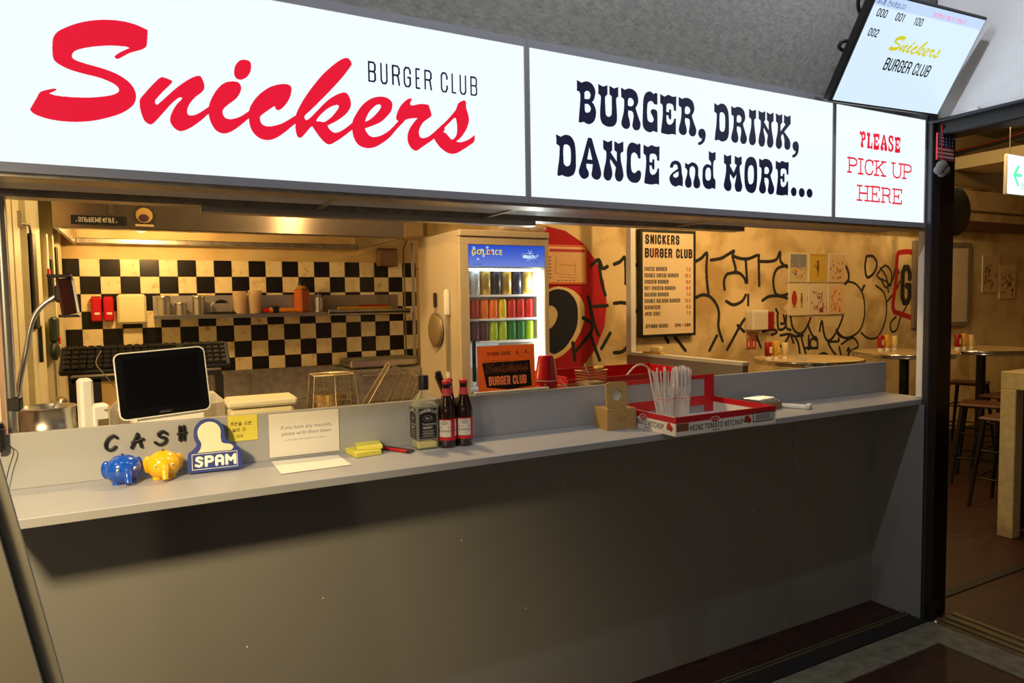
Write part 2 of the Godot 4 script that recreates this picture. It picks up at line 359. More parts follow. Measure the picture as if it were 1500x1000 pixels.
const GRAFFITI = [  # width, then x and y in millimetres
	[30,1637,1827,1712,1874,1749,1806,1798,1821],
	[30,1712,1874,1739,1698,1775,1589],
	[30,1607,1576,1660,1375,1706,1266],
	[30,1662,1498,1795,1504],
	[30,1559,1409,1642,1360,1622,1284,1474,1137],
	[30,1473,1076,1457,1214],
	[30,1622,1284,1659,1190,1714,1063],
	[30,1820,1277,1733,1156],
	[30,1867,1840,1926,1861,1977,1889,1982,1683],
	[30,2069,1830,2146,1843],
	[30,1864,1521,1949,1525,2024,1506,2095,1448],
	[30,1861,1117,1946,1122,2011,1180],
	[30,2741,1874,2807,1902,2876,1949,2869,1829,2876,1700,2894,1589],
	[30,2742,1557,2820,1580,2906,1567,2982,1504,3020,1419,3015,1287,3066,1163],
	[30,2995,1213,2907,1085],
	[30,2923,1889,3043,1906,3133,1945,3202,1974,3184,1927,3224,1795,3121,1766,3082,1710,3088,1629],
	[30,3211,1780,3276,1773,3335,1729,3351,1691],
	[30,3202,1927,3276,1909,3381,1907,3510,1942,3516,1894,3526,1661],
	[30,3350,1901,3370,1691],
	[30,3525,1884,3654,1886,3751,1907,3799,1977,3808,1888,3895,1836],
	[30,3894,1850,3781,1829,3725,1769,3712,1680,3746,1582,3826,1565,3912,1580],
	[30,3109,1521,3199,1487,3304,1518,3352,1575],
	[30,3384,1575,3384,1485],
	[30,3569,1521,3657,1559,3798,1561,3898,1540],
	[30,3123,1084,3201,1186,3279,1289,3337,1354],
	[30,3253,1299,3332,1239],
	[30,4716,1879,4782,1817,4800,1721,4721,1658],
	[30,5018,1614,5051,1657],
	[30,5078,1959,5180,1961,5251,1886,5201,1787,5093,1743,5057,1851,5078,1959],
	[30,2391,1235,2433,1180],
	[30,2507,1222,2626,1098],
	[22,4768,1700,4900,1679,5002,1603,5055,1484,5058,1332,4994,1203,4878,1142,4747,1126,4650,1162,4617,1216],
	[22,5239,1656,5363,1590,5419,1479,5416,1323,5356,1191,5253,1106,5115,1112,5011,1170],
	[22,5254,1766,5321,1832,5408,1866,5499,1789,5485,1656,5413,1700,5289,1733,5254,1766],
	[22,5324,1722,5415,1634,5519,1722,5569,1856,5626,1790],
	[22,5419,1479,5559,1588,5646,1700],
	[22,5304,1843,5412,1744,5451,1589],
	[22,5585,1319,5496,1254,5517,1164,5607,1183,5658,1295,5765,1428],
	[22,4700,1064,4879,1121,4964,1031,4816,973,4851,885,4984,878,5033,962,5135,979],
	[26,3750,1437,3780,1395],
	[26,3687,1335,3717,1314,3702,1283,3653,1278],
	[26,3770,1381,3776,1291,3796,1242,3861,1250,3890,1288],
	[26,3854,1376,3870,1316,3855,1297,3820,1300],
	[26,3889,1371,3885,1288,3901,1252,3952,1233],
	[26,3950,1377,3971,1278,4013,1221,4075,1194,4137,1209,4198,1279,4234,1342],
	[26,4198,1279,4231,1213,4274,1161,4317,1145,4328,1123,4264,1137,4233,1106,4244,1055,4308,1041,4342,1065,4333,1123],
	[26,4369,1208,4400,1309,4435,1177,4490,1109,4567,1136,4643,1221,4697,1301,4717,1352],
	[26,4502,1098,4651,1096,4656,1125],
	[26,4502,1080,4558,1011,4615,960],
	[26,4632,1200,4701,1145,4792,1120,4883,1131],
	[26,3812,1186,3932,1195,4013,1171,4127,1174],
	[26,3932,1181,3882,1120,3813,1081],
	[26,3962,1173,3996,1108],
	[26,4024,1157,4066,1091,4086,991],
	[26,4106,1161,4130,1088,4171,994],
	[26,4213,1171,4207,1035],
	[26,4149,1050,4340,1040],
	[26,3486,1205,3520,1142,3549,1086],
	[26,3577,1232,3644,1246,3742,1240,3760,1215,3693,1197],
	[26,4373,976,4438,984,4487,967],
	[26,4794,993,4816,1021,4829,968],
	[26,4669,1036,4693,960],
]
const RED_FRAME = [55,5859,2018,5674,2014,5592,1968,5577,1700,5535,1410,5675,1351,5881,1300]
const MURAL_RING = [0,1268,1650,1391,1653,1489,1615,1561,1531,1572,1424,1540,1318,1457,1199,1367,1127,1260,1095,1123,1154,1059,1363,1096,1552]
const MURAL_PUPIL = [0,1268,1631,1373,1635,1453,1592,1504,1501,1498,1349,1430,1230,1349,1158,1261,1140,1176,1241,1162,1419,1198,1565]
const MURAL_GLINT = [0,1249,1513,1301,1490,1318,1437,1290,1371,1246,1335,1212,1358,1205,1462]

# ---------------------------------------------------------------- scene helpers
func V(x: float, y: float, z: float) -> Vector3:
	return Vector3(x, y, z)

func numbered(called: String) -> String:
	var k: int = used.get(called, 0)
	used[called] = k + 1
	return called if k == 0 else "%s_%03d" % [called, k]

func thing(called: String, label: String, category: String, at := Vector3.ZERO, turn := 0.0, group := "") -> Node3D:
	var o := Node3D.new()
	o.name = numbered(called)
	add_child(o)
	o.position = at
	o.rotation.y = turn
	tag(o, label, category, group)
	return o

func tag(o: Node3D, label: String, category: String, group := "") -> void:
	o.set_meta("label", label)
	o.set_meta("category", category)
	if group: o.set_meta("group", group)

func part(p: Node, called: String, what, m: Material, at := Vector3.ZERO) -> MeshInstance3D:
	var o := MeshInstance3D.new()
	o.name = called
	o.mesh = what.mesh() if what is MB else what
	o.material_override = m
	o.position = at
	p.add_child(o, true)
	return o

func solo(called: String, label: String, category: String, what, m: Material, at := Vector3.ZERO, turn := 0.0, group := "") -> MeshInstance3D:
	var o := part(self, numbered(called), what, m, at)
	o.rotation.y = turn
	tag(o, label, category, group)
	return o

func setting(called: String, what, m: Material) -> MeshInstance3D:
	var o := part(self, called, what, m)
	o.set_meta("kind", "structure")
	return o

func copy(o: Node3D, called: String, label: String, at: Vector3, turn: float) -> Node3D:
	var c: Node3D = o.duplicate()
	c.name = numbered(called)
	add_child(c)
	c.position = at
	c.rotation.y = turn
	c.set_meta("label", label)
	return c

func mat(c: Color, rough := 0.6, metal := 0.0, spec := 0.5) -> StandardMaterial3D:
	var m := StandardMaterial3D.new()
	m.albedo_color = c
	m.roughness = rough
	m.metallic = metal
	m.metallic_specular = spec
	return m

func C8(r: int, g: int, b: int) -> Color:
	return Color8(r, g, b)

func noise(freq: float, ramp: Array, sd := 1, kind := FastNoiseLite.TYPE_SIMPLEX_SMOOTH, size := 512) -> NoiseTexture2D:
	var f := FastNoiseLite.new()
	f.noise_type = kind
	f.frequency = freq
	f.seed = sd
	f.fractal_octaves = 5
	var t := NoiseTexture2D.new()
	t.width = size
	t.height = size
	t.seamless = true
	t.noise = f
	if ramp.size():
		var g := Gradient.new()
		var off := PackedFloat32Array()
		var cols := PackedColorArray()
		for q in ramp:
			off.append(q[0])
			cols.append(q[1])
		g.offsets = off
		g.colors = cols
		t.color_ramp = g
	return t

# a surface with grain: colour noise laid on in world space
func grained(ramp: Array, freq: float, scale: float, rough: float, sd := 1, bump := 0.0, metal := 0.0) -> StandardMaterial3D:
	var m := mat(Color.WHITE, rough, metal)
	m.albedo_texture = noise(freq, ramp, sd)
	m.uv1_triplanar = true
	m.uv1_world_triplanar = true
	m.uv1_scale = Vector3.ONE * scale
	if bump > 0.0:
		m.heightmap_enabled = true
		m.heightmap_texture = noise(freq * 2.0, [], sd + 7)
		m.heightmap_scale = bump
	return m

func printed(p: Print, rough := 0.6) -> StandardMaterial3D:
	var m := mat(Color.WHITE, rough)
	m.albedo_texture = p.tex()
	m.texture_repeat = false
	return m

func glowing(c: Color, energy: float) -> StandardMaterial3D:
	var m := mat(Color.BLACK, 0.5)
	m.emission_enabled = true
	m.emission = c
	m.emission_energy_multiplier = energy
	return m

# a printed face lit from behind
func backlit(p: Print, energy: float) -> StandardMaterial3D:
	var m := mat(Color(0.05, 0.05, 0.05), 0.25)
	m.emission_enabled = true
	m.emission_operator = BaseMaterial3D.EMISSION_OP_MULTIPLY
	m.emission = Color.WHITE
	m.emission_texture = p.tex()
	m.emission_energy_multiplier = energy
	m.texture_repeat = false
	return m

func clear(c: Color, alpha: float, rough := 0.03) -> StandardMaterial3D:
	var m := mat(Color(c.r, c.g, c.b, alpha), rough)
	m.transparency = BaseMaterial3D.TRANSPARENCY_ALPHA
	return m

# control points (20000 added to x marks a corner) -> smooth outline in picture pixels
func outline(a: Array, sx: float, sy: float, ox: float, oy: float) -> PackedVector2Array:
	var p := PackedVector2Array()
	var k := []
	for i in range(0, a.size(), 2):
		var c: bool = a[i] > 12000
		p.append(Vector2(a[i] - (20000 if c else 0), a[i + 1]))
		k.append(c)
	var m := p.size()
	var out := PackedVector2Array()
	for i in m:
		var p1 := p[i]
		var p2 := p[(i + 1) % m]
		var p0 := p1 if k[i] else p[(i + m - 1) % m]
		var p3 := p2 if k[(i + 1) % m] else p[(i + 2) % m]
		for s in 5:
			var q := p1.cubic_interpolate(p2, p0, p3, s / 5.0)
			out.append(Vector2(ox + q.x * sx, oy - q.y * sy))
	return out

func glyph(p: Print, g: Array, x0: float, x1: float, y0: float, y1: float, k: float, h: float, c: Color) -> void:
	var cs := []
	for q in g: cs.append(outline(q, (x1 - x0) * k / 1000.0, (y1 - y0) * k / 1000.0, x0 * k, h - y0 * k))
	p.poly(cs, c)

func slab_letter(p: Print, table: Dictionary, r: Array, k: float, h: float, w: float, c: Color) -> void:
	for q in table[r[0]]:
		var pts := PackedVector2Array()
		for i in range(0, q.size(), 2):
			pts.append(Vector2((r[1] + w / 2 + q[i] * 0.01 * (r[2] - r[1] - w)) * k, h - (r[3] + w / 2 + q[i + 1] * 0.01 * (r[4] - r[3] - w)) * k))
		p.line(pts, w * k, c)

func script_word(p: Print, x: float, y: float, k: float, c: Color, lean := 0.0, only_line := 0.0, ky := 0.0) -> void:
	for l in SCRIPT_LETTERS:
		var cs := []
		for q in l:
			var o := outline(q, k, ky if ky > 0.0 else k, x, y)
			for i in o.size(): o[i].x += lean * (y - o[i].y)
			cs.append(o)
		if only_line > 0.0:
			for o: PackedVector2Array in cs:
				o.append(o[0])
				p.line(o, only_line, c)
		else:
			p.poly(cs, c)

# Hangul syllables put together from pen strokes
const JAMO = {
	"g": [[0,100,100,100,90,0]], "n": [[0,100,0,0,100,0]], "d": [[100,100,0,100,0,0,100,0]], "r": [[0,100,100,100,100,55,0,55,0,0,100,0]], "m": [[0,0,0,100,100,100,100,0,0,0]],
	"b": [[0,100,0,0,100,0,100,100],[0,50,100,50]], "s": [[50,100,0,0],[45,60,100,0]], "o": [[50,100,85,85,100,50,85,15,50,0,15,15,0,50,15,85,50,100]], "j": [[0,100,100,100],[50,100,0,0],[50,60,100,0]], "h": [[30,100,70,100],[0,80,100,80],[50,60,85,40,80,10,50,0,20,10,15,40,50,60]],
}
func hangul(p: Print, s: String, x: float, y: float, sz: float, w: float, c: Color) -> void:
	var lead := ["g","g","n","d","d","r","m","b","b","s","s","o","j","j","j","g","d","b","h"]
	var tail := ["","g","g","g","n","n","n","d","r","r","r","r","r","r","r","r","m","b","b","s","s","o","j","j","g","d","b","h"]
	for ch in s:
		var u := ch.unicode_at(0) - 0xAC00
		if u < 0:
			x += sz * 0.5
			continue
		var vo := (u % 588) / 28
		var ta: String = tail[u % 28]
		var side := vo in [0, 1, 2, 3, 4, 5, 6, 7, 20]
		var lo := 0.42 if ta else 0.0
		var hi := 1.0 - lo
		var put := func(list: Array, bx: float, by: float, bw: float, bh: float) -> void:
			for q in list:
				var pts := PackedVector2Array()
				for i in range(0, q.size(), 2): pts.append(Vector2(x + (bx + q[i] * 0.01 * bw) * sz, y - (by + q[i + 1] * 0.01 * bh) * sz))
				p.line(pts, w, c)
		if side:
			put.call(JAMO[lead[u / 588]], 0.05, lo + 0.1 * hi, 0.45, hi * 0.75)
			put.call([[0, 0, 0, 100]], 0.72, lo, 0.1, hi)
			if vo != 20: put.call([[0, 50, 100, 50]], 0.72 if vo < 4 else 0.55, lo, 0.17, hi)
			if vo in [1, 5]: put.call([[0, 0, 0, 100]], 0.9, lo, 0.1, hi)
		else:
			put.call(JAMO[lead[u / 588]], 0.2, lo + 0.45 * hi, 0.55, hi * 0.5)
			put.call([[0, 50, 100, 50]], 0.02, lo, 0.9, hi * 0.4)
			if vo in [8, 12]: put.call([[50, 50, 50, 100]], 0.02, lo, 0.9, hi * 0.4)
			if vo in [13, 17]: put.call([[50, 0, 50, 50]], 0.02, lo, 0.9, hi * 0.4)
		if ta: put.call(JAMO[ta], 0.12, 0.0, 0.6, 0.32)
		x += sz * 1.02

func face(w: float, h: float) -> MB:   # an upright sheet face, lower edge at y = 0
	return MB.new().quad(V(-w / 2, 0, 0), V(w / 2, 0, 0), V(w / 2, h, 0), V(-w / 2, h, 0))

func omni(at: Vector3, c: Color, e: float, size := 0.05) -> void:
	var l := OmniLight3D.new()
	l.name = "lamp_light"
	add_child(l, true)
	l.position = at
	l.light_color = c
	l.light_energy = e
	l.light_size = size
	l.omni_range = 30
	l.omni_attenuation = 2
	l.shadow_enabled = true

func area(at: Vector3, towards: Vector3, w: float, h: float, c: Color, e: float) -> void:
	var l := AreaLight3D.new()
	l.name = "panel_light"
	add_child(l, true)
	l.look_at_from_position(at, at + towards, Vector3.UP if absf(towards.normalized().y) < 0.9 else Vector3.FORWARD)
	l.area_size = Vector2(w, h)
	l.light_color = c
	l.light_energy = e
	l.area_range = 30
	l.area_attenuation = 2
	l.shadow_enabled = true

# ---------------------------------------------------------------- the scene
const TUBE = 0.47
const SPOT = 6.6
const FILL_LAMP = 2.0
const KITCHEN = 1.9
const HOOD = 0.5
const DINING = 0.85
func _ready() -> void:
	var cam := Camera3D.new()
	cam.name = "camera"
	add_child(cam)
	cam.transform = Transform3D(Basis(Vector3(0.88315, -0.01547, 0.46883), Vector3(0.04112, 0.99816, -0.04452), Vector3(-0.46728, 0.0586, 0.88217)), V(0, 1.55, 0))
	cam.fov = 53.13
	cam.current = true
	var we := WorldEnvironment.new()
	we.name = "environment"
	var env := Environment.new()
	env.background_mode = Environment.BG_COLOR
	env.background_color = Color(0.02, 0.02, 0.022)
	env.tonemap_mode = Environment.TONE_MAPPER_LINEAR
	env.tonemap_exposure = 1.0
	env.sdfgi_enabled = true
	env.ssao_enabled = true
	env.ssil_enabled = true
	we.environment = env
	add_child(we)
	lamps()
	materials()
	room()
	outside()
	signs()
	display()
	counter()
	counter_items()
	behind_counter()
	kitchen()
	fridge()
	dining()

# lamps of the place and two added fill lamps, each with fitting and light
func lamps() -> void:
	var cool := Color(0.95, 0.97, 1.0)
	var warm := Color(1.0, 0.83, 0.57)
	var tube_glow := glowing(Color(0.95, 0.97, 1.0), 2.0)
	var bulb_glow := glowing(Color(1.0, 0.88, 0.68), 3.0)
	var shell := mat(C8(200, 200, 200), 0.5)
	# fluorescent fittings on the passage ceiling
	for x in [-1.5, -0.2, 1.1, 2.3]:
		var t := thing("ceiling_tube_lamp", "white fluorescent fitting on the passage ceiling, %s from the left" % {-1.5: "first", -0.2: "second", 1.1: "third", 2.3: "fourth"}[x], "lamp", V(x, 3.3, -1.3), 0, "passage lamps")
		part(t, "housing", MB.new().cham(V(0, -0.03, 0), V(0.5, 0.06, 0.1), 0.01), shell)
		part(t, "tube", MB.new().tube([V(-0.22, -0.09, 0), V(0.22, -0.09, 0)], 0.02, 10), tube_glow)
		omni(V(x, 3.21, -1.3), cool, TUBE, 0.018)
	# warm spot by the left end of the counter
	var at := V(-0.9, 2.2, -0.75)
	var s := thing("spot_lamp", "globe spot lamp on a black stem beside the counter's left end", "lamp", at)
	part(s, "stem", MB.new().tube([V(0, 1.1, 0), V(0, 0.09, 0)], 0.012), mat(C8(20, 20, 20), 0.5))
	part(s, "shade", MB.new().lathe([Vector2(0.06, 0.09), Vector2(0.05, 0.12), Vector2(0.02, 0.14)], 20), mat(C8(20, 20, 20), 0.5))
	part(s, "bulb", MB.new().ball(V(0, -0.03, 0), V(0.12, 0.12, 0.12)), bulb_glow)
	var sl := SpotLight3D.new()
	sl.name = "spot_light"
	add_child(sl, true)
	sl.look_at_from_position(at + V(0, -0.02, 0), V(-0.12, 0.62, -2.2))
	sl.light_color = Color(1.0, 0.88, 0.64)
	sl.light_energy = SPOT
	sl.light_size = 0.11
	sl.spot_angle = 33
	sl.spot_angle_attenuation = 1.0
	sl.spot_range = 30
	sl.spot_attenuation = 2
	sl.shadow_enabled = true
	# two added lamps, out of view opposite, for soft frontal fill on the counter
	for q in [[-3.2, "left", 1.0], [-1.4, "right", 0.12]]:
		var w := thing("fill_lamp", "added globe fill lamp across the passage, the %s one" % q[1], "lamp", V(q[0], 2.0, 3.05), 0, "added fill lamps across the passage")
		part(w, "arm", MB.new().tube([V(0, -0.05, 0), V(0, -0.13, -0.14), V(0, -0.1, -0.2)], 0.012), mat(C8(30, 28, 26), 0.5))
		part(w, "globe", MB.new().ball(V(0, 0.02, -0.2), V(0.12, 0.12, 0.12)), glowing(Color(1.0, 0.9, 0.72), 2.0))
		omni(V(q[0], 2.02, 2.85), Color(1.0, 0.91, 0.74), FILL_LAMP * q[2], 0.11)
	# kitchen ceiling lamp and the lamp in the hood
	var k := thing("kitchen_ceiling_lamp", "round warm lamp on the kitchen ceiling", "lamp", V(0.8, 2.6, -2.95))
	part(k, "base", MB.new().lathe([Vector2(0.1, -0.03), Vector2(0.1, 0)], 20), shell)
	part(k, "bulb", MB.new().ball(V(0, -0.07, 0), V(0.06, 0.06, 0.06)), bulb_glow)
	omni(V(0.8, 2.53, -2.95), warm, KITCHEN, 0.06)
	var h := thing("hood_lamp", "amber bulb under the extractor hood", "lamp", V(-0.02, 2.02, -4.05))
	part(h, "socket", MB.new().lathe([Vector2(0.03, -0.02), Vector2(0.03, 0.035)], 16), shell)
	part(h, "bulb", MB.new().ball(V(0, -0.05, 0), V(0.035, 0.035, 0.035)), glowing(Color(1.0, 0.8, 0.5), 4.0))
	omni(V(-0.02, 1.97, -4.05), Color(1.0, 0.80, 0.50), HOOD, 0.035)
	# dining room pendants, hung high
	for q in [[3.95, -3.3, 2.0, "nearest the kitchen"], [5.3, -3.2, 0.45, "second from the kitchen"], [4.35, -2.25, 0.42, "behind the door beam"], [8.2, -2.6, 0.6, "farthest from the kitchen"], [7.0, -4.0, 0.55, "close to the back wall"]]:
		var d := thing("pendant_lamp", "warm bulb pendant in the dining room, %s" % q[3], "lamp", V(q[0], 2.75, q[1]), 0, "dining room pendants")
		part(d, "rose", MB.new().lathe([Vector2(0.05, -0.02), Vector2(0.05, 0)], 16), shell)
		part(d, "bulb", MB.new().ball(V(0, -0.07, 0), V(0.045, 0.045, 0.045)), bulb_glow)
		omni(V(q[0], 2.68, q[1]), warm, q[2] * DINING, 0.045)

func materials() -> void:
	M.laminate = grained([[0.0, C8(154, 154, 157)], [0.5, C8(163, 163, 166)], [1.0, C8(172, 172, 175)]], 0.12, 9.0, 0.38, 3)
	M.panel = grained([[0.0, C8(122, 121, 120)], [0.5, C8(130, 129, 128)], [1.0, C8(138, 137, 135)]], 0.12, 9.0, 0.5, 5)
	M.concrete = grained([[0.0, C8(120, 120, 117)], [0.35, C8(130, 130, 126)], [0.6, C8(136, 135, 131)], [1.0, C8(146, 145, 140)]], 0.03, 1.4, 0.9, 11, 0.25)
	M.band = grained([[0.0, C8(92, 86, 70)], [0.4, C8(116, 110, 92)], [0.65, C8(128, 122, 104)], [1.0, C8(144, 138, 120)]], 0.014, 1.6, 0.85, 13, 0.2)
	M.brown_floor = grained([[0.0, C8(36, 15, 9)], [0.45, C8(48, 20, 12)], [0.6, C8(56, 24, 14)], [1.0, C8(68, 33, 20)]], 0.02, 1.2, 0.55, 17, 0.1)
	M.plaster = grained([[0.0, C8(186, 156, 106)], [0.3, C8(204, 176, 124)], [0.5, C8(214, 188, 136)], [1.0, C8(222, 198, 148)]], 0.008, 0.5, 0.9, 19, 0.25)
	M.cream = grained([[0.0, C8(214, 204, 164)], [0.5, C8(226, 217, 178)], [1.0, C8(234, 226, 190)]], 0.01, 1.0, 0.5, 23)
	M.pink = mat(C8(226, 196, 178), 0.7)
	M.light_wall = grained([[0.0, C8(222, 223, 228)], [0.5, C8(228, 229, 234)], [1.0, C8(232, 233, 238)]], 0.02, 1.0, 0.8, 29)
	M.ceiling = grained([[0.0, C8(120, 112, 84)], [0.42, C8(150, 140, 104)], [0.5, C8(196, 206, 180)], [1.0, C8(212, 222, 198)]], 0.006, 0.7, 0.9, 31)
	M.frame = mat(C8(150, 152, 164), 0.45)
	M.frame_dark = mat(C8(40, 42, 50), 0.4)
	M.black = mat(C8(18, 18, 20), 0.45)
	M.black_gloss = mat(C8(10, 10, 12), 0.15)
	M.white = mat(C8(228, 226, 220), 0.5)
	M.steel = mat(C8(190, 186, 178), 0.28, 0.95)
	M.steel_dull = grained([[0.0, C8(150, 146, 138)], [0.5, C8(176, 171, 162)], [1.0, C8(192, 187, 178)]], 0.02, 1.5, 0.38, 37, 0.0, 0.9)
	M.chrome = mat(C8(215, 215, 215), 0.12, 1.0)
	M.wire = mat(C8(196, 178, 140), 0.35, 0.9)
	M.red = mat(C8(190, 20, 32), 0.35)
	M.wood = grained([[0.0, C8(164, 132, 76)], [0.5, C8(176, 142, 84)], [1.0, C8(188, 154, 94)]], 0.02, 5.0, 0.6, 41)
	M.dark_wood = grained([[0.0, C8(64, 36, 22)], [0.5, C8(92, 54, 32)], [1.0, C8(110, 66, 40)]], 0.02, 4.0, 0.45, 43)
	M.paper = mat(C8(232, 228, 218), 0.85)
	M.tile_white = grained([[0.0, C8(176, 138, 78)], [0.18, C8(216, 190, 134)], [0.34, C8(232, 214, 170)], [1.0, C8(238, 224, 186)]], 0.012, 2.2, 0.3, 47)
	M.tile_black = grained([[0.0, C8(14, 12, 12)], [0.75, C8(20, 18, 18)], [0.9, C8(34, 28, 24)], [1.0, C8(64, 52, 38)]], 0.012, 2.2, 0.32, 53)
	M.glass = clear(Color(0.95, 0.97, 1.0), 0.06)
	M.plastic_clear = clear(Color(0.95, 0.95, 0.95), 0.22, 0.12)

# floor, walls, ceiling of the kitchen, the dining room and the passage
func room() -> void:
	setting("floor", MB.new().span(V(-4.2, -0.1, -4.8), V(10.6, 0, 3.2)), M.brown_floor)
	var wb := setting("wall_back_kitchen", MB.new().span(V(-0.6, 0, -4.75), V(1.75, 2.6, -4.567)), M.plaster)
	# chequered tiles: ten centimetre squares, each one a tile
	var tm := MB.new().cham(Vector3.ZERO, V(0.0985, 0.0985, 0.012), 0.0015).mesh()
	for r in 7:
		for c in 21:
			var o := part(wb, "tile", tm, M.tile_black if (r + c) % 2 == 0 else M.tile_white, V(-0.39 + 0.1 * c, 1.778 - 0.1 * r, -4.561))
			o.rotation.z = deg_to_rad(0.25 * sin(r * 7.3 + c * 3.1))
	setting("wall_left", MB.new().span(V(-0.6, 0, -4.75), V(-0.445, 2.6, -2.36)), M.cream)
	# the graffiti wall behind the dining room, print sprayed on it
	setting("wall_back", MB.new().span(V(1.75, 0, -4.75), V(10.6, 2.85, -4.555)), M.plaster)
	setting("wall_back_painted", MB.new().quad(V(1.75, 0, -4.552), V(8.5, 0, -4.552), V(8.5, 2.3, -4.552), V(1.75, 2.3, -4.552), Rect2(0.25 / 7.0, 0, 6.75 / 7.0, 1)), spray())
	setting("wall_far_right", MB.new().span(V(10.5, 0, -4.75), V(10.65, 2.85, 1.6)), M.plaster)
	setting("wall_dining_front", MB.new().span(V(3.4, 0, 1.5), V(10.65, 2.85, 1.62)), M.plaster)
	setting("ceiling_dining", MB.new().span(V(3.4, 2.75, -4.75), V(10.65, 2.9, 1.6)), M.ceiling)
	setting("ceiling_kitchen", MB.new().span(V(-0.6, 2.6, -4.75), V(3.4, 2.75, -2.2)), M.concrete)
	# dining room ceiling: beam, duct and ledge
	setting("trim_1", MB.new().span(V(3.5, 2.28, -4.56), V(10.5, 2.38, -4.44)), M.dark_wood)
	setting("trim_2", MB.new().span(V(3.5, 2.5, -4.56), V(10.5, 2.52, -4.53)), mat(C8(120, 96, 50), 0.7))
	setting("trim_3", MB.new().span(V(3.5, 2.37, -3.05), V(10.5, 2.75, -2.98)), mat(C8(150, 124, 84), 0.8))
	setting("trim_4", MB.new().span(V(5.3, 2.47, -2.98), V(5.75, 2.56, -2.0)), mat(C8(214, 200, 160), 0.7))

func spray() -> StandardMaterial3D:
	var w := 2048
	var h := 673
	var k := w / 7.0 / 1000.0
	var p := Print.new(w, h, C8(214, 188, 138))
	var f := FastNoiseLite.new()
	f.frequency = 0.012
	f.seed = 4
	f.fractal_octaves = 5
	var n := f.get_seamless_image(w / 2, h / 2)
	n.resize(w, h)
	# stained plaster
	for y in h:
		for x in w:
			var a := n.get_pixel(x, y).r
			p.im.set_pixel(x, y, C8(184, 152, 98).lerp(C8(226, 200, 148), clampf((a - 0.2) * 2.4, 0.0, 1.0)))
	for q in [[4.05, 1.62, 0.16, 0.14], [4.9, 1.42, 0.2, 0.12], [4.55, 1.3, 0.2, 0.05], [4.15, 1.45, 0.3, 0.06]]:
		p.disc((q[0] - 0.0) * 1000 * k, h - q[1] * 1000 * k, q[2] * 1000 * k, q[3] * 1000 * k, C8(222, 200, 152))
	# the red disc with its dark eye
	p.disc(1218 * k, h - 1517 * k, 572 * k, 608 * k, C8(176, 16, 30))
	var shape := func(a: Array, c: Color) -> void:
		p.poly([outline(a.slice(1), k, k, 0, h)], c)
	shape.call(MURAL_RING, C8(232, 208, 150))
	shape.call(MURAL_PUPIL, C8(28, 32, 46))
	shape.call(MURAL_GLINT, C8(232, 208, 150))
	for g in GRAFFITI:
		stroke(p, g, k, h, C8(34, 32, 26))
	stroke(p, RED_FRAME, k, h, C8(186, 26, 32))
	# the block letter in the red frame
	p.block("G", 5660 * k, h - 1440 * k, 190 * k, 440 * k, 20, 0, C8(34, 30, 26), CAPS)
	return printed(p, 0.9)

func stroke(p: Print, g: Array, k: float, h: float, c: Color) -> void:
	var src := PackedVector2Array()
	for i in range(1, g.size(), 2): src.append(Vector2(g[i] * k, h - g[i + 1] * k))
	var pts := PackedVector2Array()
	var m := src.size()
	for i in m - 1:
		for s in 4:
			pts.append(src[i].cubic_interpolate(src[i + 1], src[maxi(i - 1, 0)], src[mini(i + 2, m - 1)], s / 4.0))
	pts.append(src[m - 1])
	p.line(pts, g[0] * k, c)

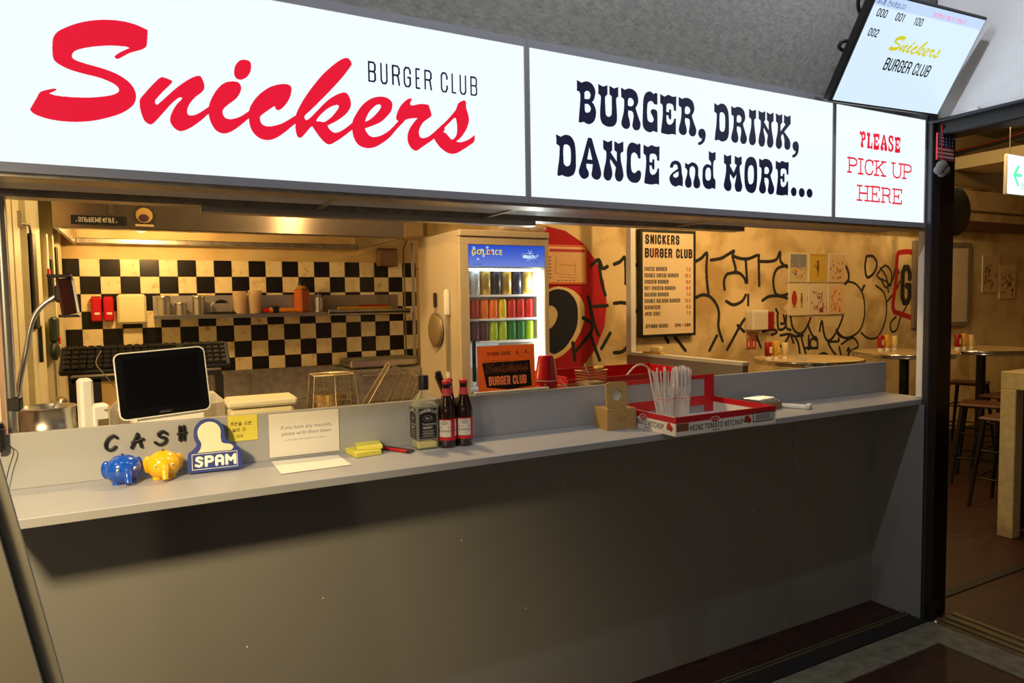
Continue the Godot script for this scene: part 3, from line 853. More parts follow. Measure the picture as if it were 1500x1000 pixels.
# the passage in front of the counter
func outside() -> void:
	setting("wall_front_upper", MB.new().span(V(-4.2, 2.378, -2.2), V(3.38, 3.32, -1.945)), M.concrete)
	setting("ceiling", MB.new().span(V(-4.2, 3.3, -2.2), V(3.4, 3.45, 3.2)), M.concrete)
	setting("wall_passage_back", MB.new().span(V(-4.2, 0, 3.05), V(3.5, 3.4, 3.2)), M.concrete)
	setting("wall_passage_left", MB.new().span(V(-4.35, 0, -2.4), V(-4.2, 3.4, 3.2)), M.concrete)
	setting("wall_front_left", MB.new().span(V(-4.2, 0, -2.45), V(-0.372, 2.38, -2.31)), M.pink)
	# wall over the side door and the rest of the side wall
	setting("wall_right", MB.new().span(V(3.225, 2.345, -1.9), V(3.4, 3.32, 0.35)), M.light_wall)
	setting("wall_right_near", MB.new().span(V(3.225, 0, 0.35), V(3.4, 3.32, 3.1)), M.light_wall)
	var b := setting("trim_5", MB.new().cham(V(3.29, 2.31, -0.78), V(0.13, 0.07, 2.26), 0.006), M.black)
	part(b, "flange", MB.new().cham(V(3.2, 2.337, -0.78), V(0.03, 0.014, 2.26), 0.003), M.frame_dark)
	part(b, "cable_clip", MB.new().cham(V(3.215, 2.353, -1.73), V(0.03, 0.02, 0.05), 0.004), M.white)
	# black door post
	var dp := setting("trim_6", MB.new().cham(V(3.318, 1.14, -1.93), V(0.12, 2.28, 0.075), 0.004), M.black_gloss)
	part(dp, "flange", MB.new().cham(V(3.228, 1.19, -1.905), V(0.07, 2.38, 0.03), 0.004), M.frame_dark)
	part(dp, "foot", MB.new().cham(V(3.225, 0.05, -1.885), V(0.05, 0.1, 0.05), 0.004), M.black)
	part(dp, "bolt", MB.new().lathe([Vector2(0.014, 0), Vector2(0.014, 0.012), Vector2(0.008, 0.018), Vector2(0, 0.018)], 12, V(3.225, 0.0, -1.85)), M.steel)
	# pale kerb band, shutter tracks and the threshold
	setting("floor_band_front", MB.new().span(V(-4.2, -0.02, -1.87), V(3.215, 0.006, -1.73)), M.band)
	setting("floor_band_side", MB.new().span(V(3.045, -0.02, -1.735), V(3.215, 0.0062, 3.0)), M.band)
	var tr := setting("trim_7", MB.new().span(V(-4.0, -0.01, -1.955), V(3.2, 0.008, -1.875)), mat(C8(24, 22, 20), 0.7))
	for z in [-1.972, -1.955]:
		part(tr, "rail", MB.new().cham(V(-0.4, 0.009, z), V(7.2, 0.014, 0.006), 0.002), mat(C8(120, 112, 92), 0.45, 0.6))
	var th := setting("trim_8", MB.new().span(V(3.215, -0.01, -1.86), V(3.4, 0.009, 0.3)), mat(C8(96, 84, 56), 0.5, 0.4))
	for x in [3.25, 3.30, 3.36]:
		part(th, "rail", MB.new().cham(V(x, 0.012, -0.78), V(0.008, 0.014, 2.16), 0.002), mat(C8(128, 112, 76), 0.4, 0.6))
	setting("trim_9", MB.new().span(V(3.4, -0.01, -2.03), V(9.0, 0.006, -1.985)), mat(C8(26, 24, 24), 0.6))
	# folding board close by on the left
	var bd := thing("folding_board", "grey folding board standing close by at the left edge", "board", V(0, 0, -1.2))
	part(bd, "rear_leaf", MB.new().prism(PackedVector2Array([Vector2(-0.62, 0), Vector2(0.037, 0), Vector2(-0.203, 1.37), Vector2(-0.62, 1.37)]), 0.01), mat(C8(142, 138, 128), 0.7))
	var fl := part(bd, "front_leaf", MB.new().prism(PackedVector2Array([Vector2(-0.62, 0), Vector2(0.02, 0), Vector2(-0.226, 1.37), Vector2(-0.62, 1.37)]), 0.008), mat(C8(142, 138, 128), 0.7))
	fl.position.z = 0.014
	part(bd, "hinge", MB.new().box(V(-0.4, 1.36, 0.012), V(0.2, 0.012, 0.006)), M.black)

# the three lit boxes of the fascia and the rail under them
func signs() -> void:
	var x := [-0.40, 1.074, 1.093, 2.541, 2.560, 3.182]
	var lab := ["long lit sign with a red brush script word", "lit sign with dark western lettering in two lines", "small lit sign with red letters beside the door post"]
	for i in 3:
		var a: float = x[i * 2]
		var b: float = x[i * 2 + 1]
		var t := thing("lit_sign", lab[i], "sign", V(a, 1.883, -1.92), 0, "lit signs of the fascia")
		var w := b - a
		var h := 0.467
		part(t, "sign_box", MB.new().span(V(-0.009, -0.022, -0.26), V(w + 0.0095, h + 0.024, -0.012)), M.frame)
		for q in [[V(-0.009, h, -0.012), V(w + 0.009, h + 0.024, 0.004)], [V(-0.009, -0.022, -0.012), V(w + 0.009, 0, 0.004)], [V(-0.0093, 0, -0.012), V(0, h, 0.004)], [V(w, 0, -0.012), V(w + 0.0093, h, 0.004)]]:
			part(t, "frame", MB.new().span(q[0], q[1]), M.frame)
		part(t, "sign_face", MB.new().quad(V(0, 0, 0), V(w, 0, 0), V(w, h, 0), V(0, h, 0)), backlit(sign_print(i, w, h), 1.08))
		area(V(a + w / 2, 1.883 + h / 2, -1.914), Vector3.BACK, w, h, Color(0.95, 0.98, 1.0), 0.28 * w * h)
	# rail, struts and inner track under the fascia
	var hr := setting("trim_10", MB.new().span(V(-0.40, 1.852, -2.33), V(2.4, 1.875, -2.26)), M.steel_dull)
	part(hr, "upper_rail", MB.new().span(V(-0.40, 1.874, -2.25), V(2.5, 1.884, -2.21)), M.steel)
	part(hr, "lower_rail", MB.new().span(V(0.15, 1.834, -2.315), V(1.31, 1.852, -2.265)), M.steel)
	for sx in [0.497, 1.10, 2.0]:
		part(hr, "strut", MB.new().span(V(sx - 0.008, 1.856, -2.30), V(sx + 0.008, 1.866, -2.0)), M.steel_dull)
	part(hr, "front_channel", MB.new().span(V(-0.40, 1.853, -2.02), V(3.19, 1.862, -1.93)), M.steel_dull)
	part(hr, "header_board", MB.new().span(V(-0.6, 1.884, -2.36), V(3.3, 2.7, -2.2)), M.frame_dark)

func sign_print(i: int, w: float, h: float) -> Print:
	var k: float = [0.69, 0.69, 0.9][i]            # pixels per half millimetre
	var pw := roundi(w * 2000 * k)
	var ph := roundi(h * 2000 * k)
	var p := Print.new(pw, ph, C8(236, 246, 250))
	var navy := C8(16, 18, 48)
	var red := C8(226, 22, 52)
	if i == 0:
		script_word(p, 0, ph, k, red)
		for r in CLUB: slab_letter(p, CAPS, r, k, ph, 9.5, navy)
	elif i == 1:
		for r in SLOGAN:
			if r[0] == ".": p.disc((r[1] + r[2]) * k / 2, ph - (r[3] + r[4]) * k / 2, (r[2] - r[1]) * k / 2, (r[4] - r[3]) * k / 2, navy)
			else: glyph(p, WESTERN[r[0]], r[1], r[2], r[3], r[4], k, ph, navy)
	else:
		for r in PLEASE:
			var g: Array = {"P": RED_P, "L": RED_L, "S": RED_S}.get(r[0], WESTERN.get(r[0], []))
			glyph(p, g, r[1], r[2], r[3], r[4], k, ph, red)
		for r in PICKUP: slab_letter(p, SLAB, r, k, ph, 14.0, red)
	return p

# the order screen hung over the corner
func display() -> void:
	var t := thing("order_display", "black framed order screen tilted down above the pick-up sign", "screen", V(2.4291, 2.3223, -1.8513))
	t.basis = Basis(Vector3.UP, -0.0023) * Basis(Vector3.RIGHT, 0.535) * Basis(Vector3.BACK, 0.0289)
	var w := 0.7086
	var h := 0.411
	part(t, "bezel", MB.new().cham(V(w / 2, h / 2, -0.022), V(w, h, 0.04), 0.006), M.black)
	var k := 1400.0 / w
	var pw := 1400
	var ph := roundi(h * k)
	var p := Print.new(pw, ph, C8(218, 240, 255))
	var bw := 0.012
	var at := func(u: float, v: float) -> Vector2: return Vector2((u - 0.017) / 0.966 * pw, (v - 0.029) / 0.942 * ph)
	p.rect(0, 0, pw, at.call(0, 0.123).y, C8(196, 218, 250))
	hangul(p, "메뉴를 준비중입니다", at.call(0.03, 0).x, at.call(0, 0.105).y, 36, 4, C8(70, 90, 150))
	hangul(p, "주문하신 메뉴가 나왔습니다", at.call(0.54, 0).x, at.call(0, 0.105).y, 31, 3.5, C8(255, 110, 170))
	var hx: float = at.call(0.525, 0).x
	p.line(PackedVector2Array([Vector2(hx, 34), Vector2(hx - 14, 44), Vector2(hx, 68), Vector2(hx + 14, 44), Vector2(hx, 34)]), 5, C8(255, 110, 170))
	for q in [["000", 0.068, 0.208], ["001", 0.224, 0.208], ["100", 0.384, 0.21], ["002", 0.067, 0.376]]:
		var o: Vector2 = at.call(q[1], q[2])
		p.block(q[0], o.x, o.y, 34, 60, 9, 7, C8(20, 20, 24), CAPS)
	var so: Vector2 = at.call(0.285, 0.485)
	script_word(p, so.x - 380 * 0.29, so.y + 115 * 0.245, 0.29, C8(214, 206, 24), 0.0, 0.0, 0.245)
	var co: Vector2 = at.call(0.305, 0.636)
	p.block("BURGER CLUB", co.x, co.y, 50, 98, 13, 10, C8(14, 14, 18), CAPS)
	part(t, "screen", MB.new().quad(V(bw, bw, 0), V(w - bw, bw, 0), V(w - bw, h - bw, 0), V(bw, h - bw, 0)), backlit(p, 1.0))
	part(t, "bracket", MB.new().box(V(w * 0.55, h * 0.5, -0.09), V(0.2, 0.16, 0.1)), M.black)
	part(t, "cable", MB.new().tube(curve([V(0.05, 0.3, -0.05), V(-0.005, 0.36, -0.06), V(0.0, 0.44, -0.05), V(0.03, 0.52, -0.05), V(0.02, 0.62, -0.06)]), 0.007), M.black)
	part(t, "cable", MB.new().tube(curve([V(0.02, 0.225, -0.045), V(-0.012, 0.215, -0.05), V(-0.014, 0.195, -0.05), V(0.02, 0.185, -0.045)]), 0.007), M.black)
	# flag shaped tag and a grey pendant hung on the corner
	var f := thing("flag_tag", "small cloth flag with blue star field and red stripes on the door post", "flag", V(3.255, 2.165, -1.872))
	var fp := Print.new(256, 300, C8(208, 196, 190))
	for s in 4: fp.rect(0, 150 + s * 42, 256, 22, C8(150, 24, 40))
	fp.rect(0, 0, 256, 150, C8(34, 44, 92))
	for r in 4:
		for c in 5: fp.disc(28 + c * 50, 20 + r * 36, 9, 9, C8(220, 220, 226))
	part(f, "cloth", face(0.125, 0.12), printed(fp, 0.9), V(0, 0, 0.006))
	part(f, "backing", MB.new().box(V(0, 0.06, 0), V(0.125, 0.12, 0.008)), M.red)
	part(f, "ribbon", MB.new().tube([V(-0.02, 0.11, 0), V(-0.04, 0.15, 0.01), V(0, 0.175, 0.0), V(0.035, 0.15, 0.01), V(0.02, 0.11, 0)], 0.004, 6), M.red)
	var g := thing("plush_charm", "pale grey fluffy charm hanging below the flag", "charm", V(3.205, 2.115, -1.855))
	var gm := MB.new()
	for q in [[-0.02, 0, 0.022], [0.0, 0.02, 0.024], [0.02, 0.0, 0.024], [0.002, -0.012, 0.02]]: gm.ball(V(q[0], q[1], 0), Vector3.ONE * q[2], 12, 8)
	part(g, "fluff", gm, mat(C8(104, 102, 102), 0.95))
	part(g, "string", MB.new().tube([V(0, 0.03, 0), V(-0.005, 0.2, 0)], 0.002, 5), M.red)

# ---------------------------------------------------------------- the counter
func counter() -> void:
	var t := thing("service_counter", "long grey laminate service counter with overhanging top", "counter", V(0, 0, 0))
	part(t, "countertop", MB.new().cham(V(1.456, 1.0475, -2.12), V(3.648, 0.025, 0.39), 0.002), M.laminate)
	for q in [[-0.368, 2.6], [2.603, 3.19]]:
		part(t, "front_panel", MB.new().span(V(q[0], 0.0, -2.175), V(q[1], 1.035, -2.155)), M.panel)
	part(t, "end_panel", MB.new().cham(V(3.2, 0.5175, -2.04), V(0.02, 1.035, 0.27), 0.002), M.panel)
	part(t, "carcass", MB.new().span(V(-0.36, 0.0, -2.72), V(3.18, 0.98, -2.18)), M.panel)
	part(t, "worktop", MB.new().cham(V(1.41, 1.035, -2.56), V(3.54, 0.03, 0.48), 0.002), M.steel_dull)
	for q in [[0.45, 0.62], [0.93, 0.72], [1.35, 0.86], [2.35, 0.6], [1.18, 0.42], [0.22, 0.52]]:
		part(t, "screw_cap", MB.new().ball(V(q[0], q[1], -2.154), V(0.003, 0.003, 0.002), 8, 6), M.white)
	# low screen along the back of the top
	var u := thing("low_screen", "low grey laminate screen standing along the back of the countertop", "screen board", V(-0.86, 1.06, -2.262), deg_to_rad(-1.15))
	part(u, "board", MB.new().cham(V(2.335, 0.0765, -0.009), V(3.69, 0.153, 0.018), 0.0015), M.laminate)
	# posts from the counter to the fascia
	solo("steel_pole", "round steel pole rising from the low screen's left end", "pole", MB.new().lathe([Vector2(0.014, 0), Vector2(0.014, 0.648)], 20), M.steel, V(-0.345, 1.205, -2.29))
	solo("white_post", "square white post between countertop and sign beside the door post", "post", MB.new().cham(V(0, 0.395, 0), V(0.032, 0.79, 0.032), 0.002), M.white, V(3.262, 1.061, -1.965))

func counter_items() -> void:
	var y := 1.0605
	# letters C A S H stuck on the screen
	var us := -tan(deg_to_rad(-1.15))
	var pens := {"C": [[100, 85, 70, 100, 30, 85, 0, 45, 10, 10, 45, 0, 85, 20]], "A": [[0, 0, 55, 95], [55, 95, 85, 0], [10, 38, 100, 55]], "S": [[100, 80, 65, 100, 30, 85, 45, 60, 90, 45, 80, 15, 35, 0, 0, 20]], "H": [[20, 0, 25, 100], [75, 0, 80, 100], [0, 45, 100, 55]]}
	for q in [["C", -0.126, 1.145, 0.028, 0.040], ["A", -0.062, 1.146, 0.030, 0.040], ["S", -0.001, 1.147, 0.031, 0.038], ["H", 0.06, 1.155, 0.02, 0.040]]:
		var t := thing("letter_sign", "black hand shaped letter %s stuck on the low screen" % q[0], "letter", V(q[1], q[2], -2.262 + (q[1] + 0.86) * us + 0.006), 0, "letters spelling a word")
		var m := MB.new()
		for s in pens[q[0]]:
			var pts := []
			for i in range(0, s.size(), 2): pts.append(V(s[i] * 0.01 * q[3], s[i + 1] * 0.01 * q[4], 0))
			if q[0] in "CS": pts = curve(pts)
			m.tube(pts, 0.0042, 8)
			for e in pts: m.ball(e, Vector3.ONE * 0.0042, 8, 6)
		part(t, "stroke", m, M.black)
	# papers on the screen
	var zs := func(x: float) -> float: return -2.262 + (x + 0.86) * us + 0.001
	var np := Print.new(256, 256, C8(224, 208, 84))
	hangul(np, "화면을 두번", 20, 100, 34, 4, C8(40, 40, 50))
	hangul(np, "눌러 주", 36, 160, 34, 4, C8(40, 40, 50))
	hangul(np, "시오", 70, 220, 30, 4, C8(40, 40, 50))
	var nt := solo("sticky_note", "yellow sticky note with handwriting on the low screen", "note", MB.new().quad(V(0, 0, 0), V(0.085, 0, 0), V(0.085, 0.08, 0), V(0, 0.08, 0)).quad(V(0, 0, -0.0006), V(0, 0.08, -0.0006), V(0.085, 0.08, -0.0006), V(0.085, 0, -0.0006)), printed(np, 0.9), V(0.198, 1.133, zs.call(0.24)))
	nt.rotation.y = deg_to_rad(-1.15)
	var pp := Print.new(880, 560, C8(226, 220, 208))
	pp.text("If you have any requests,", 140, 210, 58, C8(96, 92, 88))
	pp.text("please write them down", 150, 290, 58, C8(96, 92, 88))
	pp.text("on the sticky note and give us the memo", 190, 360, 28, C8(120, 116, 110))
	var nc := solo("printed_notice", "white printed notice taped to the low screen behind the loose sheet", "notice", MB.new().span(V(0, 0, -0.0004), V(0.218, 0.138, 0)), printed(pp, 0.9), V(0.316, 1.07, zs.call(0.42)))
	nc.mesh = MB.new().quad(V(0, 0, 0), V(0.218, 0, 0), V(0.218, 0.138, 0), V(0, 0.138, 0)).quad(V(0, 0, -0.0006), V(0, 0.138, -0.0006), V(0.218, 0.138, -0.0006), V(0.218, 0, -0.0006)).mesh()
	nc.rotation.y = deg_to_rad(-1.15)
	var pl := Print.new(512, 400, C8(228, 222, 206))
	pl.text("If you have any requests, please write", 100, 120, 20, C8(150, 146, 138))
	pl.line(PackedVector2Array([Vector2(80, 180), Vector2(430, 180)]), 2, C8(180, 176, 166))
	var sh := MB.new().quad(V(0.318, 0, -2.039), V(0.525, 0, -2.047), V(0.521, 0, -2.201), V(0.318, 0, -2.222))
	sh.quad(V(0.318, -0.0005, -2.222), V(0.521, -0.0005, -2.201), V(0.525, -0.0005, -2.047), V(0.318, -0.0005, -2.039))
	solo("loose_sheet", "white sheet of paper lying flat on the countertop", "paper", sh, printed(pl, 0.9), V(0, y + 0.0012, 0))
	# sticky pads and pens
	solo("sticky_pad", "yellow sticky pad lying under the other one", "note pad", MB.new().cham(V(0, 0.008, 0), V(0.085, 0.016, 0.1), 0.001), mat(C8(214, 204, 84), 0.85), V(0.60, y, -2.185), deg_to_rad(6), "yellow sticky pads")
	solo("sticky_pad", "yellow sticky pad on top of the other one", "note pad", MB.new().cham(V(0, 0.006, 0), V(0.08, 0.012, 0.08), 0.001), mat(C8(224, 214, 92), 0.85), V(0.622, y + 0.0165, -2.195), deg_to_rad(-10), "yellow sticky pads")
	for q in [[V(0.665, y + 0.005, -2.225), V(0.735, y + 0.005, -2.095), M.red, "red pen lying on the countertop nearer the pads"], [V(0.675, y + 0.005, -2.23), V(0.752, y + 0.005, -2.11), mat(C8(70, 20, 24), 0.4), "dark red pen lying on the countertop nearer the bottle"]]:
		var c: Vector3 = q[0]
		var pn := thing("pen", q[3], "pen", c, 0, "pens")
		var d: Vector3 = q[1] - c
		part(pn, "barrel", MB.new().tube([Vector3.ZERO, d * 0.85], 0.005, 10), q[2])
		part(pn, "cap", MB.new().tube([d * 0.85, d * 0.95, d], [0.0052, 0.004, 0.001], 10), M.black)
		part(pn, "clip", MB.new().tube([d * 0.05 + V(0, 0.006, 0), d * 0.3 + V(0, 0.006, 0)], 0.0012, 5), M.steel)
	elephant("blue", C8(20, 78, 190), V(-0.083, y, -2.178), deg_to_rad(14))
	elephant("yellow", C8(244, 180, 16), V(0.018, y, -2.178), deg_to_rad(2))
	tinned_meat_sign(y)
	whiskey(V(0.806, y, -2.165))
	beer(V(0.878, y, -2.138), "brown beer bottle with red and white label next to the whiskey bottle", -1.75)
	beer(V(0.941, y, -2.138), "brown beer bottle with red and white label, right of the other", -1.4)
	beer(V(0.909, y, -2.193), "brown beer bottle mostly hidden behind the other two", 0.9)
	wooden_box(y)
	carton(y)
	# small cardboard box of wrapped napkins, and a pale tray strip
	var nb := thing("napkin_box", "small cardboard box of plastic wrapped wipes beside the carton", "box", V(2.36, y, -2.12), deg_to_rad(12))
	part(nb, "box", MB.new().span(V(-0.08, 0, -0.05), V(0.08, 0.03, 0.05)), mat(C8(150, 116, 72), 0.85))
	for i in 6:
		var wp := MB.new()
		wp.t = Transform3D(Basis(Vector3.FORWARD, 0.5), V(-0.06 + i * 0.022, 0.035, 0.0))
		part(nb, "wrapped_wipe", wp.cham(V(0, 0.006, 0), V(0.055, 0.008, 0.085), 0.003), mat(C8(214, 216, 214), 0.2))
	var st := thing("pale_holder", "flat pale plastic holder on the countertop right of the wipes", "holder", V(2.50, y, -2.075), deg_to_rad(-66))
	part(st, "base", MB.new().cham(V(0, 0.008, 0), V(0.16, 0.016, 0.035), 0.003), M.white)
	part(st, "edge", MB.new().cham(V(-0.07, 0.014, 0), V(0.02, 0.028, 0.035), 0.003), M.white)
	part(st, "edge", MB.new().cham(V(0.07, 0.012, 0), V(0.02, 0.024, 0.035), 0.003), M.white)

func elephant(word: String, c: Color, at: Vector3, turn: float) -> void:
	var t := thing("elephant_bank", "glossy %s ceramic elephant money bank on the countertop" % word, "money bank", at, turn, "elephant banks")
	var m := mat(c, 0.18)
	m.clearcoat_enabled = true
	m.clearcoat = 0.6
	m.clearcoat_roughness = 0.05
	part(t, "body", MB.new().ball(V(0, 0.039, 0), V(0.046, 0.0405, 0.042), 28, 18), m)
	for s in [-1.0, 1.0]:
		var e := MB.new()
		e.t = Transform3D(Basis(Vector3.UP, s * 0.5), V(s * 0.040, 0.042, -0.006))
		part(t, "ear", e.ball(Vector3.ZERO, V(0.014, 0.025, 0.008), 16, 10), m)
		var ey := part(t, "eye", MB.new().ball(V(s * 0.021, 0.044, 0.0375), V(0.0038, 0.0046, 0.003), 10, 8), mat(C8(236, 232, 220), 0.3))
		part(ey, "pupil", MB.new().ball(V(s * 0.021, 0.0438, 0.0402), V(0.0018, 0.0022, 0.0012), 8, 6), M.black)
		part(t, "foot", MB.new().lathe([Vector2(0.012, 0), Vector2(0.012, 0.006), Vector2(0.01, 0.012)], 14, V(s * 0.018, 0, 0.008)), m)
	part(t, "trunk", MB.new().tube([V(0, 0.045, 0.036), V(0, 0.036, 0.047), V(0, 0.022, 0.053), V(0, 0.012, 0.056), V(0, 0.007, 0.06)], [0.012, 0.0115, 0.0095, 0.008, 0.0075], 14), m)
	part(t, "coin_slot", MB.new().box(V(0, 0.0805, -0.002), V(0.003, 0.002, 0.016)), M.black)
	part(t, "sticker", MB.new().ball(V(0.041, 0.042, 0.006), V(0.002, 0.011, 0.011), 12, 8), mat(C8(230, 206, 120) if word == "blue" else C8(190, 196, 214), 0.5))

func tinned_meat_sign(y: float) -> void:
	var t := thing("blue_standing_sign", "dark blue cut-out standing sign leaning on the low screen", "sign", V(0.154, y, -2.188), deg_to_rad(-4))
	t.rotation.x = deg_to_rad(-13)
	var o := outline([19930, 0, 20070, 0, 74, 8, 72, 54, 62, 68, 44, 82, 31, 94, 27, 126, 12, 148, -14, 156, -38, 149, -53, 128, -54, 100, -48, 80, -62, 64, -72, 54, -74, 8], 0.001, -0.001, 0, 0)
	part(t, "body", MB.new().prism(o, 0.016), mat(C8(32, 52, 128), 0.5))
	var p := Print.new(640, 240, C8(32, 52, 128))
	for q in [[0, 0, 640, 8], [0, 232, 640, 8], [0, 0, 8, 240], [632, 0, 8, 240]]: p.rect(q[0], q[1], q[2], q[3], C8(232, 228, 214))
	p.line(PackedVector2Array([Vector2(140, 76), Vector2(112, 58), Vector2(76, 62), Vector2(66, 92), Vector2(100, 118), Vector2(136, 138), Vector2(130, 176), Vector2(92, 188), Vector2(56, 170)]), 38, C8(236, 232, 218))
	p.block("PAM", 176, 208, 128, 172, 42, 16, C8(236, 232, 218), CAPS)
	part(t, "name_plate", MB.new().quad(V(-0.062, 0.008, 0.0168), V(0.062, 0.008, 0.0168), V(0.062, 0.054, 0.0168), V(-0.062, 0.054, 0.0168)), printed(p, 0.5))
	# plain pale shape where the sign carries its picture
	var b := outline([19954, 57, 20046, 57, 52, 66, 44, 75, 22, 81, 18, 98, 18, 122, 6, 140, -14, 146, -34, 138, -44, 120, -42, 100, -35, 84, -38, 68], 0.001, -0.001, 0, 0)
	var pic := part(t, "picture_field", MB.new().prism(b, 0.001), mat(C8(226, 214, 178), 0.6))
	pic.position.z = 0.0162

func whiskey(at: Vector3) -> void:
	var t := thing("whiskey_bottle", "square clear whiskey bottle with black label and cap", "bottle", at, deg_to_rad(-2))
	var glass := clear(Color(0.86, 0.88, 0.74), 0.16, 0.04)
	var m := MB.new()
	m.cham(V(0, 0.077, 0), V(0.078, 0.154, 0.078), 0.008)
	part(t, "body", m, glass)
	part(t, "shoulder", MB.new().lathe([Vector2(0.039, 0.154), Vector2(0.036, 0.168), Vector2(0.026, 0.18), Vector2(0.016, 0.188), Vector2(0.0145, 0.2), Vector2(0.0145, 0.214)], 24), glass)
	part(t, "cap", MB.new().lathe([Vector2(0.0175, 0.198), Vector2(0.0175, 0.243), Vector2(0.0165, 0.246), Vector2(0, 0.246)], 22), M.black)
	part(t, "liquid", MB.new().cham(V(0, 0.013, 0), V(0.068, 0.02, 0.068), 0.004), mat(C8(196, 186, 120), 0.2))
	var p := Print.new(380, 560, C8(20, 19, 19))
	var w := C8(214, 208, 196)
	for q in [[10, 10, 360, 5], [10, 545, 360, 5], [10, 10, 5, 540], [365, 10, 5, 540]]: p.rect(q[0], q[1], q[2], q[3], w)
	for i in 11:
		var cx := 190 + (i - 5) * 30.0
		p.block("JACKDANIELS"[i], cx - 12, 120 - 40 * cos((i - 5) * 0.28), 24, 54, 7, 0, w, CAPS)
	p.disc(190, 190, 90, 52, C8(120, 116, 108))
	p.disc(190, 190, 82, 45, C8(20, 19, 19))
	p.text("No.7", 140, 210, 56, w, "Droid Serif")
	p.text("Tennessee", 80, 310, 54, w, "Droid Serif", 1.0)
	p.block("WHISKEY", 90, 375, 26, 44, 6, 4, w, CAPS)
	for q in [[70, 400, 240, 10], [90, 424, 200, 10], [70, 450, 240, 14], [100, 480, 180, 8], [60, 505, 260, 10]]: p.rect(q[0], q[1], q[2], q[3], C8(150, 146, 138))
	var lab := printed(p, 0.5)
	for k in 4:
		var b := MB.new()
		b.t = Transform3D(Basis(Vector3.UP, k * PI / 2), Vector3.ZERO)
		b.quad(V(-0.034, 0.034, 0.0396), V(0.034, 0.034, 0.0396), V(0.034, 0.142, 0.0396), V(-0.034, 0.142, 0.0396))
		if k < 2 or k == 3: part(t, "label", b, lab)

var beer_meshes := {}
func beer(at: Vector3, label: String, turn: float) -> void:
	if beer_meshes.is_empty():
		beer_meshes.body = MB.new().lathe([Vector2(0.026, 0), Vector2(0.0295, 0.004), Vector2(0.0305, 0.012), Vector2(0.0305, 0.118), Vector2(0.0295, 0.13), Vector2(0.025, 0.147), Vector2(0.0185, 0.165), Vector2(0.0150, 0.18), Vector2(0.0132, 0.2), Vector2(0.0132, 0.218)], 28).mesh()
		beer_meshes.lab = MB.new().lathe([Vector2(0.0309, 0.026), Vector2(0.0309, 0.098)], 28).mesh()
		beer_meshes.neck = MB.new().lathe([Vector2(0.0166, 0.1755), Vector2(0.0152, 0.182), Vector2(0.0139, 0.2)], 24).mesh()
		beer_meshes.cap = MB.new().lathe([Vector2(0.0145, 0.214), Vector2(0.0155, 0.216), Vector2(0.0148, 0.224), Vector2(0.012, 0.227), Vector2(0, 0.227)], 20).mesh()
		var p := Print.new(1024, 384, C8(190, 22, 34))
		for k in 3:
			var x := 40 + k * 341
			p.rect(x, 20, 250, 300, C8(216, 210, 200))
			p.disc(x + 125, 70, 70, 42, C8(176, 172, 168))
			p.rect(x, 150, 110, 8, C8(190, 22, 34))
			p.rect(x + 190, 140, 60, 8, C8(190, 22, 34))
			p.text("Budweiser", x + 6, 232, 62, C8(40, 40, 50), "Droid Serif", 0.95)
			p.rect(x, 320, 250, 30, C8(190, 22, 34))
		beer_meshes.print = printed(p, 0.5)
		var g := mat(C8(34, 12, 6), 0.06)
		g.clearcoat_enabled = true
		g.clearcoat = 1.0
		g.clearcoat_roughness = 0.03
		beer_meshes.glass = g
		beer_meshes.pink = mat(C8(196, 62, 72), 0.5)
	var t := thing("beer_bottle", label, "bottle", at, turn, "beer bottles")
	part(t, "body", beer_meshes.body, beer_meshes.glass)
	part(t, "label", beer_meshes.lab, beer_meshes.print)
	part(t, "neck_label", beer_meshes.neck, beer_meshes.pink)
	part(t, "crown_cap", beer_meshes.cap, M.red)

